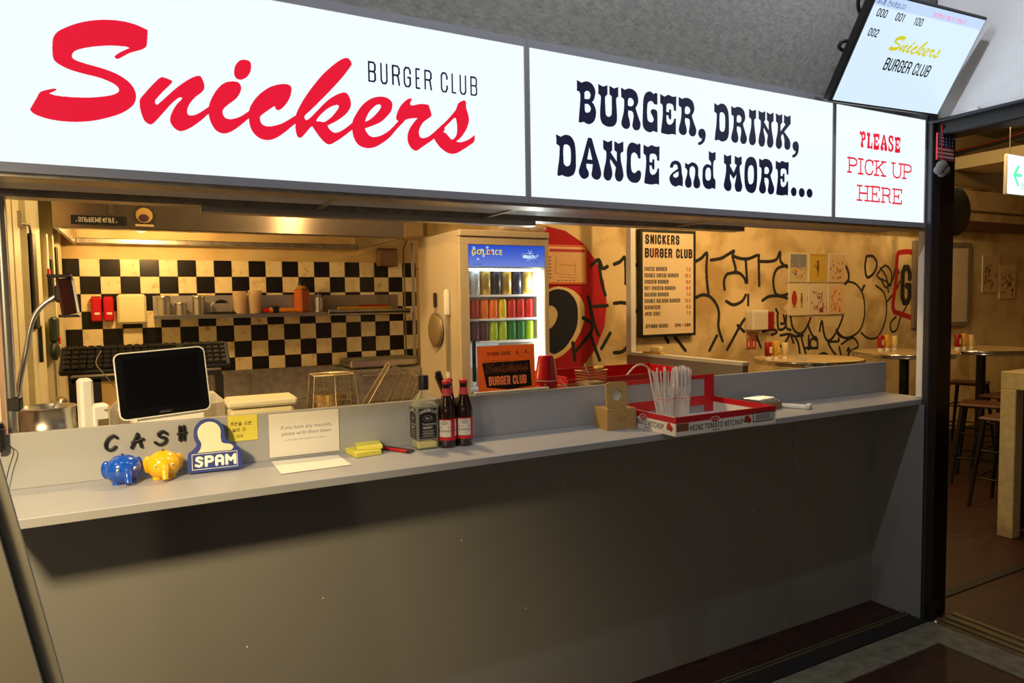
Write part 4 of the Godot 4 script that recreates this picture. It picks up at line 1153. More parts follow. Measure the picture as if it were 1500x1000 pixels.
func wooden_box(y: float) -> void:
	var t := thing("wooden_dispenser", "small pale wooden box with an upright holed board in it", "dispenser", V(1.498, y, -2.074), deg_to_rad(-6))
	var s := V(0.125, 0.078, 0.105)
	part(t, "front_board", MB.new().span(V(0, 0, -0.008), V(s.x, s.y, 0)), M.wood)
	part(t, "rear_board", MB.new().span(V(0, 0, -s.z), V(s.x, s.y, -s.z + 0.008)), M.wood)
	part(t, "side_board", MB.new().span(V(0, 0, -s.z + 0.008), V(0.008, s.y, -0.008)), M.wood)
	part(t, "side_board", MB.new().span(V(s.x - 0.008, 0, -s.z + 0.008), V(s.x, s.y, -0.008)), M.wood)
	part(t, "lid", MB.new().span(V(0.008, s.y - 0.01, -s.z + 0.008), V(s.x - 0.008, s.y - 0.002, -0.008)), M.wood)
	var p := Print.new(160, 60, C8(176, 142, 84))
	p.text("Snickers", 8, 34, 36, C8(90, 62, 30), "Droid Serif")
	p.text("burger club", 26, 54, 18, C8(100, 72, 36))
	part(t, "brand_mark", MB.new().quad(V(0.04, 0.028, 0.0006), V(0.085, 0.028, 0.0006), V(0.085, 0.052, 0.0006), V(0.04, 0.052, 0.0006)), printed(p, 0.7))
	# upright board with a rounded hole
	var outer := PackedVector2Array([Vector2(0, 0), Vector2(0.085, 0), Vector2(0.085, 0.105), Vector2(0, 0.105)])
	var b := MB.new()
	b.t = Transform3D(Basis(Vector3.UP, -0.12) * Basis(Vector3.RIGHT, -0.1), V(0.012, s.y - 0.004, -0.03))
	var n := 24
	for i in n:
		var a0 := TAU * i / n
		var a1 := TAU * (i + 1) / n
		var rim := func(a: float) -> Vector2:
			var d := Vector2(cos(a), sin(a))
			return Vector2(0.0425, 0.056) + d * 0.025 / pow(pow(absf(d.x), 1.3) + pow(absf(d.y), 1.3), 1.0 / 1.3)
		var edge := func(a: float) -> Vector2:
			var d := Vector2(cos(a), sin(a))
			var k := minf(0.0425 / maxf(absf(d.x), 1e-5), (0.049 if d.y > 0 else 0.056) / maxf(absf(d.y), 1e-5))
			return Vector2(0.0425, 0.056) + d * k
		var p0: Vector2 = rim.call(a0)
		var p1: Vector2 = rim.call(a1)
		var e0: Vector2 = edge.call(a0)
		var e1: Vector2 = edge.call(a1)
		b.quad(V(p0.x, p0.y, 0.012), V(e0.x, e0.y, 0.012), V(e1.x, e1.y, 0.012), V(p1.x, p1.y, 0.012))
		b.quad(V(p1.x, p1.y, 0), V(e1.x, e1.y, 0), V(e0.x, e0.y, 0), V(p0.x, p0.y, 0))
		b.quad(V(p1.x, p1.y, 0), V(p0.x, p0.y, 0), V(p0.x, p0.y, 0.012), V(p1.x, p1.y, 0.012))
		b.quad(V(e0.x, e0.y, 0), V(e1.x, e1.y, 0), V(e1.x, e1.y, 0.012), V(e0.x, e0.y, 0.012))
	part(t, "holed_board", b, M.wood)
	var bk := MB.new()
	bk.t = b.t
	part(t, "paper_stack", bk.span(V(0.008, 0.01, -0.02), V(0.077, 0.09, -0.002)), M.white)

# tray cut from a ketchup carton, with tubs of straws in it
func carton(y: float) -> void:
	var t := thing("ketchup_carton", "cut down red and white ketchup carton with a tall back flap", "carton", V(1.634, y, -1.853), 0)
	var w := 0.505
	var h := 0.068
	var d := 0.33
	var card := mat(C8(222, 218, 210), 0.8)
	var red := C8(186, 18, 30)
	var tomato := func(p: Print, x: float, yy: float, s: float) -> void:
		p.disc(x - s * 0.2, yy + s * 0.25, s * 0.5, s * 0.32, C8(40, 84, 34))
		p.disc(x, yy - s * 0.1, s * 0.55, s * 0.5, C8(190, 40, 30))
		p.disc(x + s * 0.5, yy + s * 0.25, s * 0.5, s * 0.45, C8(170, 26, 26))
	var p := Print.new(1500, 202, C8(226, 222, 214))
	p.rect(0, 0, 1500, 66, red)
	p.rect(10, 70, 170, 85, C8(130, 80, 40))
	p.disc(560, 66, 70, 36, C8(226, 222, 214))
	p.disc(560, 66, 60, 28, red)
	p.text("HEINZ", 522, 76, 30, C8(226, 222, 214))
	p.text("HEINZ TOMATO KETCHUP", 190, 160, 84, C8(20, 20, 22), "Droid Sans", 0.78, true)
	p.rect(520, 176, 110, 10, C8(90, 90, 90))
	tomato.call(p, 1040, 110, 70)
	p.rect(1130, 50, 330, 110, C8(20, 20, 22))
	p.rect(1142, 62, 306, 86, C8(214, 210, 204))
	for i in 34: p.rect(1180 + i * 7.0, 70, 2 + (i * 7) % 4, 70, C8(24, 24, 26))
	part(t, "front_side", MB.new().span(V(0, 0, -0.004), V(w, h, 0)), card)
	part(t, "front_print", MB.new().quad(V(0, 0, 0.0006), V(w, 0, 0.0006), V(w, h, 0.0006), V(0, h, 0.0006)), printed(p, 0.6))
	var q := Print.new(760, 202, C8(226, 222, 214))
	q.rect(0, 0, 760, 66, red)
	q.disc(140, 66, 80, 36, C8(226, 222, 214))
	q.disc(140, 66, 70, 28, red)
	q.text("HEINZ", 98, 76, 30, C8(226, 222, 214))
	q.text("TOMATO KETCHUP", -70, 156, 84, C8(20, 20, 22), "Droid Sans", 0.82, true)
	q.rect(160, 172, 110, 10, C8(90, 90, 90))
	tomato.call(q, 640, 110, 70)
	part(t, "left_side", MB.new().span(V(0, 0, -d), V(0.004, h, -0.004)), card)
	part(t, "left_print", MB.new().quad(V(-0.0006, 0, -0.22), V(-0.0006, 0, 0), V(-0.0006, h, 0), V(-0.0006, h, -0.22)), printed(q, 0.6))
	part(t, "left_band", MB.new().span(V(-0.0008, 0, -d), V(0.0052, h, -0.2202)), M.red)
	part(t, "right_side", MB.new().span(V(w - 0.004, 0, -d), V(w, h, -0.004)), card)
	part(t, "bottom", MB.new().span(V(0.004, 0, -d), V(w - 0.004, 0.004, -0.004)), card)
	part(t, "right_band", MB.new().span(V(w - 0.0055, h - 0.022, -d), V(w + 0.001, h + 0.0008, 0)), M.red)
	part(t, "front_band", MB.new().span(V(0, h - 0.004, -0.0046), V(w, h + 0.0008, 0.0008)), M.red)
	# tall back flap with red bars
	var f := part(t, "back_flap", MB.new().span(V(0, 0, -0.004), V(w, 0.165, 0)), mat(C8(150, 148, 150), 0.8), V(0, 0, -d))
	for r in [[0, 0.04, 0, 0.165], [w - 0.055, w, 0, 0.165], [0.0401, w - 0.0551, 0.035, 0.075], [0.0401, w - 0.0551, 0.148, 0.165]]:
		part(f, "red_bar", MB.new().span(V(r[0], r[2], -0.0045), V(r[1], r[3], 0.001)), M.red)
	# straws in clear tubs
	var straw := mat(C8(226, 216, 212), 0.35)
	straw.backlight_enabled = true
	straw.backlight = Color(0.3, 0.28, 0.26)
	var lid := printed_logo()
	for k in 2:
		var at := V(1.752 + k * 0.082, y + 0.0045, -2.05)
		var tub := thing("straw_tub", ["clear plastic cup of loose straws, the left one in the carton", "clear plastic cup packed with straws, the right one in the carton"][k], "cup", at, 0, "cups of straws")
		part(tub, "cup", MB.new().lathe([Vector2(0.0, 0.0), Vector2(0.03, 0.0), Vector2(0.04, 0.145), Vector2(0.0385, 0.145), Vector2(0.029, 0.002), Vector2(0.0, 0.002)], 24), M.plastic_clear)
		part(tub, "print", MB.new().lathe([Vector2(0.0368, 0.092), Vector2(0.0379, 0.108)], 24), lid)
		var n := 16 if k == 0 else 60
		var rng := RandomNumberGenerator.new()
		rng.seed = 5 + k
		for i in n:
			var a := rng.randf() * TAU
			var r := sqrt(rng.randf()) * 0.026
			var a2 := a + rng.randf_range(-0.5, 0.5)
			var r2 := r * 1.3 + rng.randf_range(0, 0.008) + (0.012 if k == 0 else 0.0)
			var lean := -0.02 if k == 0 else 0.0
			var tip := V(cos(a2) * r2 + lean, rng.randf_range(0.205, 0.222), sin(a2) * r2)
			part(tub, "straw", MB.new().tube([V(cos(a) * r * 0.9, 0.004, sin(a) * r * 0.9), tip], 0.0032, 6, false), straw)

func printed_logo() -> StandardMaterial3D:
	var p := Print.new(512, 40, C8(214, 206, 204))
	for k in 4:
		p.text("Snickers", 14 + k * 128, 30, 30, C8(190, 20, 40), "Droid Serif", 0.9, true)
	return printed(p, 0.4)

# ---------------------------------------------------------------- on the worktop behind the screen
func behind_counter() -> void:
	var y := 1.0505
	# steel pot
	var pot := thing("steel_pot", "shiny steel pot behind the left end of the low screen", "pot", V(-0.28, y, -2.43))
	part(pot, "body", MB.new().lathe([Vector2(0, 0), Vector2(0.066, 0), Vector2(0.072, 0.01), Vector2(0.072, 0.12), Vector2(0.074, 0.124), Vector2(0.074, 0.155), Vector2(0.072, 0.158), Vector2(0.072, 0.2), Vector2(0.076, 0.208), Vector2(0.073, 0.21), Vector2(0.069, 0.2), Vector2(0.069, 0.012), Vector2(0, 0.012)], 32), M.steel)
	# white card terminal stand
	var cr := thing("card_terminal", "upright white card terminal left of the till screen", "card terminal", V(-0.168, y, -2.40), deg_to_rad(20))
	part(cr, "column", MB.new().cham(V(-0.013, 0.145, 0), V(0.036, 0.29, 0.045), 0.008), M.white)
	part(cr, "base", MB.new().cham(V(0.02, 0.105, 0.002), V(0.05, 0.21, 0.05), 0.008), M.white)
	part(cr, "label", MB.new().box(V(0.024, 0.13, 0.0276), V(0.03, 0.07, 0.001)), mat(C8(110, 96, 70), 0.6))
	part(cr, "button", MB.new().lathe([Vector2(0.006, 0), Vector2(0.006, 0.004), Vector2(0, 0.004)], 12, V(0.033, 0.19, 0.027)), mat(C8(150, 120, 90), 0.5))
	# till: tablet screen on a white stand
	var pos := thing("till_screen", "black till tablet with white rim facing the passage", "till screen", V(0.028, y, -2.41), deg_to_rad(2))
	var tb := Transform3D(Basis(Vector3.RIGHT, -0.16) * Basis(Vector3.BACK, deg_to_rad(3.2)), V(0, 0.262, 0.012))
	var m1 := MB.new()
	m1.t = tb
	var rim := rounded(0.256, 0.207, 0.02)
	m1.prism(rim, 0.014)
	part(pos, "rim", m1, M.white)
	var m2 := MB.new()
	m2.t = tb.translated_local(V(0, 0, 0.0141))
	m2.prism(rounded(0.248, 0.199, 0.017), 0.0012)
	part(pos, "bezel", m2, M.black_gloss)
	var m3 := MB.new()
	m3.t = tb.translated_local(V(0, 0.002, 0.0156))
	m3.quad(V(-0.105, -0.075, 0), V(0.105, -0.075, 0), V(0.105, 0.08, 0), V(-0.105, 0.08, 0))
	part(pos, "glass_panel", m3, mat(C8(6, 6, 8), 0.08))
	var lp := Print.new(128, 32, C8(10, 10, 12))
	lp.text("HANASIS", 8, 24, 22, C8(110, 110, 112), "Droid Sans", 1.1)
	var m4 := MB.new()
	m4.t = tb.translated_local(V(0, -0.09, 0.0156))
	m4.quad(V(-0.02, -0.005, 0), V(0.02, -0.005, 0), V(0.02, 0.005, 0), V(-0.02, 0.005, 0))
	part(pos, "maker_mark", m4, printed(lp, 0.3))
	part(pos, "neck", MB.new().cham(V(0, 0.13, -0.04), V(0.06, 0.2, 0.03), 0.006), M.white)
	part(pos, "foot", MB.new().cham(V(0.02, 0.155, 0.0), V(0.19, 0.03, 0.06), 0.004), M.white)
	part(pos, "foot_box", MB.new().cham(V(0.02, 0.07, -0.01), V(0.2, 0.14, 0.12), 0.01), M.white)
	# receipt printer housing behind it
	var rp := thing("white_printer", "rounded white printer behind the till screen", "printer", V(0.045, y, -2.58))
	part(rp, "body", MB.new().cham(V(0, 0.145, 0), V(0.345, 0.11, 0.14), 0.03), M.white)
	part(rp, "pedestal", MB.new().cham(V(0, 0.05, 0), V(0.3, 0.1, 0.12), 0.004), M.black)
	# keyboard standing on a black rack
	var kb := thing("keyboard", "black computer keyboard propped up behind the till screen", "keyboard", V(-0.01, 1.325, -2.9))
	var kt := Transform3D(Basis(Vector3.RIGHT, deg_to_rad(38)), V(0, 0.035, 0))
	var k1 := MB.new()
	k1.t = kt
	part(kb, "case", k1.cham(Vector3.ZERO, V(0.56, 0.022, 0.14), 0.006), M.black)
	var kc := MB.new()
	kc.t = kt
	for r in 5:
		for c in 22:
			if c == 15: continue
			kc.cham(V(-0.257 + c * 0.0245, 0.016, -0.05 + r * 0.025), V(0.02, 0.011, 0.02), 0.003)
	var kk := part(kb, "keys", kc, mat(C8(34, 30, 26), 0.3))
	kk.set_meta("kind", "stuff")
	part(kb, "cable", MB.new().tube(curve([V(-0.15, 0.07, 0.03), V(-0.165, 0.03, 0.08), V(-0.14, -0.01, 0.1), V(-0.11, -0.06, 0.08)]), 0.0018, 6), mat(C8(130, 120, 96), 0.5))
	var rk := thing("black_rack", "black rack carrying the keyboard", "rack", V(-0.01, 0, -2.93))
	part(rk, "shelf", MB.new().box(V(0, 1.293, 0), V(0.5, 0.02, 0.12)), M.black)
	for sx in [-0.24, 0.24]: part(rk, "upright", MB.new().box(V(sx, 0.641, 0), V(0.03, 1.282, 0.1)), M.black)
	part(rk, "side_plate", MB.new().box(V(-0.2, 1.13, 0.05), V(0.09, 0.33, 0.02)), M.black)
	# lidded plastic tub
	var tub := thing("plastic_tub", "cream plastic food tub with lid behind the sticky note", "tub", V(0.32, y, -2.43))
	part(tub, "body", MB.new().cham(V(0, 0.08, 0), V(0.205, 0.16, 0.12), 0.012), mat(C8(228, 214, 176), 0.45))
	part(tub, "lid", MB.new().cham(V(0, 0.178, 0), V(0.222, 0.026, 0.14), 0.008), mat(C8(234, 222, 186), 0.4))
	fry_basket(V(0.56, y + 0.003, -2.42), deg_to_rad(-3), 0.0, "upturned wire fry basket behind the notice, the left one")
	fry_basket(V(0.75, y + 0.05, -2.47), deg_to_rad(-12), 0.75, "upturned wire fry basket, tilted, right of the other")
	# knife handles and a stick
	var kn := thing("turner", "black handled turner leaning behind the beer bottles", "turner", V(1.045, y, -2.44))
	var hp := MB.new()
	hp.t = Transform3D(Basis(Vector3.BACK, 0.32), Vector3.ZERO)
	part(kn, "handle", hp.cham(V(0, 0.17, 0), V(0.026, 0.16, 0.014), 0.006), M.black)
	var hr := MB.new()
	hr.t = hp.t
	part(kn, "blade", hr.box(V(0, 0.055, 0), V(0.05, 0.1, 0.002)), M.steel)
	solo("dark_stick", "thin dark stick leaning behind the beer bottles", "stick", MB.new().tube([V(0.06, 0, 0), V(-0.03, 0.22, 0.0)], 0.004, 8), M.dark_wood, V(0.98, y, -2.42))
	# orange hours poster standing behind the screen
	var p := Print.new(768, 560, C8(206, 96, 40))
	var ink := C8(24, 20, 20)
	p.block("OPENING HOURS", 130, 120, 21, 46, 6, 6, ink, CAPS)
	p.block("8", 520, 116, 24, 44, 7, 6, ink, CAPS)
	p.text("PM", 548, 116, 20, ink)
	p.rect(585, 92, 30, 6, ink)
	p.block("8", 640, 110, 24, 44, 7, 6, ink, CAPS)
	p.text("AM", 668, 110, 20, ink)
	p.text("SUN - SAT", 545, 150, 22, ink)
	p.rect(80, 178, 330, 5, C8(70, 40, 26))
	p.poly([PackedVector2Array([Vector2(60, 200), Vector2(700, 190), Vector2(720, 505), Vector2(400, 530), Vector2(110, 490)])], C8(20, 18, 18))
	script_word(p, 100 - 380 * 0.26, 375, 0.26, C8(170, 96, 58), 0.0, 2.6)
	p.block("BURGER CLUB", 140, 470, 44, 106, 16, 7, C8(222, 128, 84), CAPS)
	var sheet := printed(p, 0.7)
	sheet.backlight_enabled = true
	sheet.backlight = Color(1, 1, 1)
	var po := thing("hours_poster", "orange hours poster with black panel standing behind the low screen", "poster", V(1.215, y + 0.001, -2.33), deg_to_rad(-3))
	po.rotation.x = -0.05
	part(po, "board", MB.new().box(V(0, 0.074, -0.003), V(0.244, 0.148, 0.004)), mat(C8(206, 96, 40), 0.7))
	part(po, "print", MB.new().quad(V(-0.122, 0.148, 0), V(0.122, 0.148, 0), V(0.122, 0.33, 0), V(-0.122, 0.33, 0)), sheet)
	solo("display_ledge", "white strip along the foot of the orange poster", "strip", MB.new().cham(V(0, 0.004, 0), V(0.31, 0.008, 0.014), 0.002), mat(C8(240, 238, 226), 0.3), V(1.185, 1.2135, -2.239), deg_to_rad(-1.15))
	# stacked red cups, upside down
	var cup := MB.new().lathe([Vector2(0.047, 0), Vector2(0.049, 0.004), Vector2(0.047, 0.008), Vector2(0.0465, 0.03), Vector2(0.049, 0.034), Vector2(0.0465, 0.038), Vector2(0.034, 0.125), Vector2(0.03, 0.13), Vector2(0, 0.13)], 28).mesh()
	var cm := mat(C8(178, 16, 30), 0.25)
	for k in 5:
		var c := solo("red_cup", "red plastic cup upside down, %s in the stack by the orange poster" % ["lowest", "second lowest", "middle", "second highest", "topmost"][k], "cup", cup, cm, V(1.41, y + 0.04 * k * 0.95, -2.37), k * 0.3, "stacked red cups")
		c.scale = Vector3.ONE * (1.0 - 0.004 * k)
	var pin := MB.new().lathe([Vector2(0.0488, 0), Vector2(0.05, 0.002), Vector2(0.0488, 0.004)], 24)
	solo("clear_band", "pale rubber band around the stack of red cups", "band", pin, mat(C8(222, 170, 170), 0.4), V(1.41, y + 0.178, -2.37))
	# red crate with small serving baskets and a white cord
	var cr2 := thing("red_crate", "red plastic crate behind the low screen by the straws", "crate", V(1.9, y, -2.46))
	part(cr2, "front", MB.new().span(V(-0.33, 0, -0.01), V(0.36, 0.16, 0)), M.red)
	part(cr2, "rear", MB.new().span(V(-0.33, 0, -0.3), V(0.36, 0.175, -0.29)), M.red)
	part(cr2, "side", MB.new().span(V(-0.33, 0, -0.29), V(-0.32, 0.17, -0.01)), M.red)
	part(cr2, "side", MB.new().span(V(0.35, 0, -0.29), V(0.36, 0.17, -0.01)), M.red)
	part(cr2, "bottom", MB.new().span(V(-0.32, 0, -0.29), V(0.35, 0.01, -0.01)), M.red)
	part(cr2, "handle_loop", MB.new().tube(curve([V(-0.02, 0.1, -0.06), V(0.02, 0.15, -0.05), V(0.08, 0.195, -0.05), V(0.14, 0.185, -0.05), V(0.18, 0.13, -0.05)]), 0.005, 8), M.white)
	for q in [[1.66, 0.15, -2.415, 0.2, "small wire serving basket with paper picks, upper one by the wooden box"], [1.53, 0.10, -2.345, -0.1, "small wire serving basket, lower one by the red cups"]]:
		var b := thing("serving_basket", q[4], "basket", V(q[0], y + 0.0015, q[2]), q[3], "small serving baskets")
		part(b, "riser", MB.new().box(V(0, q[1] * 0.5, 0), V(0.09, q[1], 0.07)), M.steel_dull)
		var wm := MB.new()
		var y0: float = q[1]
		for i in 9:
			var s := -0.055 + i * 0.01375
			wm.wire(V(s, y0, 0.035), V(s, y0 + 0.05, 0.04), 0.0009)
			wm.wire(V(s, y0, -0.035), V(s, y0 + 0.05, -0.04), 0.0009)
			wm.wire(V(s, y0, -0.035), V(s, y0, 0.035), 0.0009)
		for i in 5:
			var yy := y0 + i * 0.0125
			for e in [[V(-0.055, yy, 0.037), V(0.055, yy, 0.037)], [V(-0.055, yy, -0.037), V(0.055, yy, -0.037)], [V(-0.055, yy, -0.037), V(-0.055, yy, 0.037)], [V(0.055, yy, -0.037), V(0.055, yy, 0.037)]]: wm.wire(e[0], e[1], 0.0009)
		part(b, "wire_mesh", wm, M.wire).set_meta("kind", "stuff")
		part(b, "rim", MB.new().tube([V(-0.058, y0 + 0.05, -0.04), V(0.058, y0 + 0.05, -0.04), V(0.058, y0 + 0.05, 0.04), V(-0.058, y0 + 0.05, 0.04), V(-0.058, y0 + 0.05, -0.04)], 0.002, 6), M.wire)
		part(b, "handle", MB.new().tube([V(-0.05, y0 + 0.045, 0.03), V(-0.09, y0 + 0.085, 0.05)], 0.0025, 6), M.white)
	solo("yellow_sachet", "crumpled yellow sachet on the small wire basket", "sachet", MB.new().cham(Vector3.ZERO, V(0.05, 0.014, 0.03), 0.006), mat(C8(206, 180, 70), 0.5), V(1.70, y + 0.2095, -2.415), 0.4)
	# phone on a gooseneck clamped to the pole
	var g := thing("gooseneck_phone_holder", "bent steel gooseneck with a clamp, fixed to the steel pole", "phone holder", V(0, 0, -2.33))
	part(g, "gooseneck", MB.new().tube(curve([V(-0.333, 1.30, 0.02), V(-0.326, 1.36, 0), V(-0.312, 1.43, -0.01), V(-0.295, 1.51, -0.01), V(-0.27, 1.556, -0.01), V(-0.228, 1.588, -0.01)]), 0.007, 10), M.steel)
	part(g, "clamp", MB.new().cham(V(-0.222, 1.592, -0.005), V(0.03, 0.05, 0.03), 0.006), M.black)
	part(g, "jaw", MB.new().cham(V(-0.222, 1.642, 0.0), V(0.058, 0.008, 0.05), 0.002), M.black)
	part(g, "jaw", MB.new().cham(V(-0.203, 1.528, 0.0), V(0.05, 0.008, 0.05), 0.002), M.black)
	part(g, "pole_clip", MB.new().cham(V(-0.338, 1.29, 0.03), V(0.03, 0.04, 0.05), 0.004), M.black)
	var ph := thing("phone", "dark phone with pale edge held in the clamp", "phone", V(-0.203, 1.5325, -2.33), deg_to_rad(35))
	var pm := MB.new()
	pm.t = Transform3D(Basis(Vector3.BACK, 0.12), Vector3.ZERO)
	part(ph, "body", pm.cham(V(0, 0.052, 0), V(0.042, 0.104, 0.01), 0.003), mat(C8(70, 36, 30), 0.25))
	var pe := MB.new()
	pe.t = pm.t
	part(ph, "edge", pe.cham(V(0.024, 0.052, 0), V(0.008, 0.104, 0.012), 0.003), M.white)
	# black handset with a thin cable at the far left
	var d := thing("wall_handset", "black handset with thin cable at the left end of the low screen", "handset", V(-0.372, 1.175, -2.235))
	part(d, "body", MB.new().cham(V(0, 0.03, 0), V(0.034, 0.07, 0.03), 0.008), M.black)
	part(d, "top", MB.new().ball(V(-0.002, 0.06, 0), V(0.02, 0.02, 0.016)), M.black_gloss)
	part(d, "cable", MB.new().tube(curve([V(0.012, 0.02, 0.005), V(0.028, 0.008, 0.003), V(0.034, -0.01, 0.0), V(0.022, -0.05, 0.0), V(0.008, -0.11, 0.0)]), 0.0012, 5), M.black)

func rounded(w: float, h: float, r: float) -> PackedVector2Array:
	var o := PackedVector2Array()
	for q in [[1, -1, -90], [1, 1, 0], [-1, 1, 90], [-1, -1, 180]]:
		for i in 6:
			var a := deg_to_rad(q[2] + i * 18.0)
			o.append(Vector2(q[0] * (w / 2 - r) + cos(a) * r, q[1] * (h / 2 - r) + sin(a) * r))
	return o

func curve(p: Array) -> Array:
	var out := []
	var m := p.size()
	for i in m - 1:
		for s in 5:
			out.append(p[i].cubic_interpolate(p[i + 1], p[maxi(i - 1, 0)], p[mini(i + 2, m - 1)], s / 5.0))
	out.append(p[m - 1])
	return out

func fry_basket(at: Vector3, turn: float, tilt: float, label: String) -> void:
	var t := thing("fry_basket", label, "basket", at, turn, "wire fry baskets")
	var hh := 0.25 if tilt == 0.0 else 0.215
	var tr := Transform3D(Basis(Vector3.FORWARD, tilt * 0.6), V(0, 0, 0))
	# mouth down: wider below, flat bottom on top
	var a := [V(-0.09, 0.0, 0.08), V(0.09, 0.0, 0.08), V(0.09, 0.0, -0.08), V(-0.09, 0.0, -0.08)]
	var b := [V(-0.068, hh, 0.055), V(0.068, hh, 0.055), V(0.068, hh, -0.055), V(-0.068, hh, -0.055)]
	var fr := MB.new()
	fr.t = tr
	for q in [a, b]: fr.tube([q[0], q[1], q[2], q[3], q[0]], 0.0024, 6)
	for i in 4: fr.tube([a[i], b[i]], 0.0024, 6)
	part(t, "frame", fr, M.wire)
	var mid := MB.new()
	mid.t = tr
	for k in ([0.5] if tilt == 0.0 else [0.33, 0.66]):
		mid.tube([a[0].lerp(a[1], k), b[0].lerp(b[1], k), b[3].lerp(b[2], k), a[3].lerp(a[2], k)], 0.002, 6)
	part(t, "centre_bar", mid, M.wire)
	var w := MB.new()
	w.t = tr
	for i in 4:
		var j := (i + 1) % 4
		for k in range(1, 10): w.wire(a[i].lerp(a[j], k / 10.0), b[i].lerp(b[j], k / 10.0), 0.0006)
		for k in range(1, 12): w.wire(a[i].lerp(b[i], k / 12.0), a[j].lerp(b[j], k / 12.0), 0.0006)
	for k in range(1, 10): w.wire(b[0].lerp(b[1], k / 10.0), b[3].lerp(b[2], k / 10.0), 0.0006)
	for k in range(1, 8): w.wire(b[0].lerp(b[3], k / 8.0), b[1].lerp(b[2], k / 8.0), 0.0006)
	part(t, "wire_mesh", w, mat(C8(112, 92, 62), 0.4, 0.7)).set_meta("kind", "stuff")

# ---------------------------------------------------------------- kitchen back wall
func kitchen() -> void:
	# extractor hood
	var h := thing("extractor_hood", "stainless steel extractor hood along the kitchen wall", "hood", V(0, 0, 0))
	part(h, "front_panel", MB.new().cham(V(0.445, 2.25, -3.61), V(1.61, 0.686, 0.02), 0.003), brushed())
	part(h, "lip", MB.new().cham(V(0.445, 1.912, -3.64), V(1.61, 0.012, 0.06), 0.003), M.steel)
	part(h, "side_panel", MB.new().span(V(-0.36, 1.907, -4.55), V(-0.345, 2.59, -3.62)), M.steel_dull)
	part(h, "side_panel", MB.new().span(V(1.235, 1.907, -4.55), V(1.25, 2.59, -3.62)), M.steel_dull)
	part(h, "top_panel", MB.new().span(V(-0.345, 2.06, -4.55), V(1.235, 2.08, -3.62)), M.steel_dull)
	part(h, "grease_gutter", MB.new().cham(V(0.445, 1.925, -4.52), V(1.58, 0.03, 0.06), 0.004), M.steel_dull)
	part(h, "switch_tag", MB.new().box(V(-0.135, 1.995, -3.598), V(0.02, 0.045, 0.003)), mat(C8(70, 66, 60), 0.6))
	var sp := Print.new(512, 96, C8(16, 16, 16))
	sp.block("'SUPREME4LIFE'", 34, 78, 26, 52, 7, 6, C8(214, 208, 196), CAPS)
	sp.im.flip_y()
	solo("hood_sticker", "black strip sticker with white lettering turned upside down on the hood", "sticker", MB.new().span(V(-0.108, 0, -0.0006), V(0.108, 0.044, 0)), M.black, V(-0.182, 1.922, -3.5985)).mesh = MB.new().quad(V(-0.108, 0, 0), V(0.108, 0, 0), V(0.108, 0.04, 0), V(-0.108, 0.04, 0)).mesh()
	get_child(get_child_count() - 1).material_override = printed(sp, 0.5)
	var e := thing("sun_sticker", "round sun shaped sticker with a dark centre on the hood", "sticker", V(-0.003, 1.972, -3.599))
	var em := MB.new()
	for i in 26:
		var a := TAU * i / 26
		var d := V(cos(a), sin(a), 0)
		var o := V(-sin(a), cos(a), 0)
		em.tri(d * 0.034 + o * 0.004, d * 0.034 - o * 0.004, d * 0.056)
	part(e, "rays", em, mat(C8(44, 32, 18), 0.6))
	part(e, "disc", MB.new().ball(Vector3.ZERO, V(0.035, 0.035, 0.0012), 24, 8), mat(C8(184, 150, 70), 0.6))
	part(e, "centre_mark", MB.new().ball(V(-0.002, -0.012, 0.001), V(0.022, 0.018, 0.0012), 18, 8), mat(C8(70, 34, 52), 0.6))
	part(e, "banner", MB.new().box(V(0.0, -0.046, 0.0005), V(0.075, 0.01, 0.001)), mat(C8(206, 180, 120), 0.6))
	# wall shelf of folded steel
	var s := thing("wall_shelf", "folded stainless steel wall shelf over the chequered tiles", "shelf", V(0, 0, 0))
	part(s, "back_plate", MB.new().span(V(0.02, 1.5, -4.553), V(1.0, 1.615, -4.548)), mat(C8(196, 190, 190), 0.35, 0.8))
	part(s, "shelf_plate", MB.new().cham(V(0.51, 1.494, -4.475), V(0.98, 0.012, 0.15), 0.002), M.steel)
	part(s, "front_lip", MB.new().cham(V(0.51, 1.489, -4.402), V(0.98, 0.024, 0.006), 0.002), M.steel)
	var s2 := thing("tray_shelf", "greasy steel tray shelf right of the longer wall shelf", "shelf", V(0, 0, 0))
	part(s2, "back_plate", MB.new().span(V(1.01, 1.5, -4.553), V(1.52, 1.61, -4.548)), mat(C8(150, 140, 130), 0.45, 0.7))
	part(s2, "tray", MB.new().cham(V(1.285, 1.494, -4.475), V(0.55, 0.012, 0.15), 0.002), M.steel_dull)
	part(s2, "front_lip", MB.new().cham(V(1.285, 1.497, -4.402), V(0.55, 0.04, 0.004), 0.002), M.steel_dull)
	var sy := 1.5005
	for q in [[0.075, 0.036, 0.115, "tall steel shaker at the left end of the wall shelf"], [0.165, 0.033, 0.075, "short steel shaker second on the wall shelf"], [0.26, 0.034, 0.115, "tall steel shaker left of the grill press"]]:
		var t := thing("steel_shaker", q[3], "shaker", V(q[0], sy, -4.47), 0, "steel shakers on the shelf")
		var r: float = q[1]
		var hh: float = q[2]
		part(t, "body", MB.new().lathe([Vector2(0, 0), Vector2(r, 0), Vector2(r, hh * 0.8)], 22), M.steel)
		part(t, "lid", MB.new().lathe([Vector2(r, hh * 0.8), Vector2(r * 1.05, hh * 0.82), Vector2(r * 1.05, hh * 0.95), Vector2(r * 0.9, hh), Vector2(0, hh)], 22), M.steel)
	var gp := thing("grill_press", "grill press with black arched handle on the wall shelf", "grill press", V(0.385, sy, -4.47))
	part(gp, "plate", MB.new().cham(V(0, 0.007, 0), V(0.15, 0.014, 0.09), 0.003), M.black)
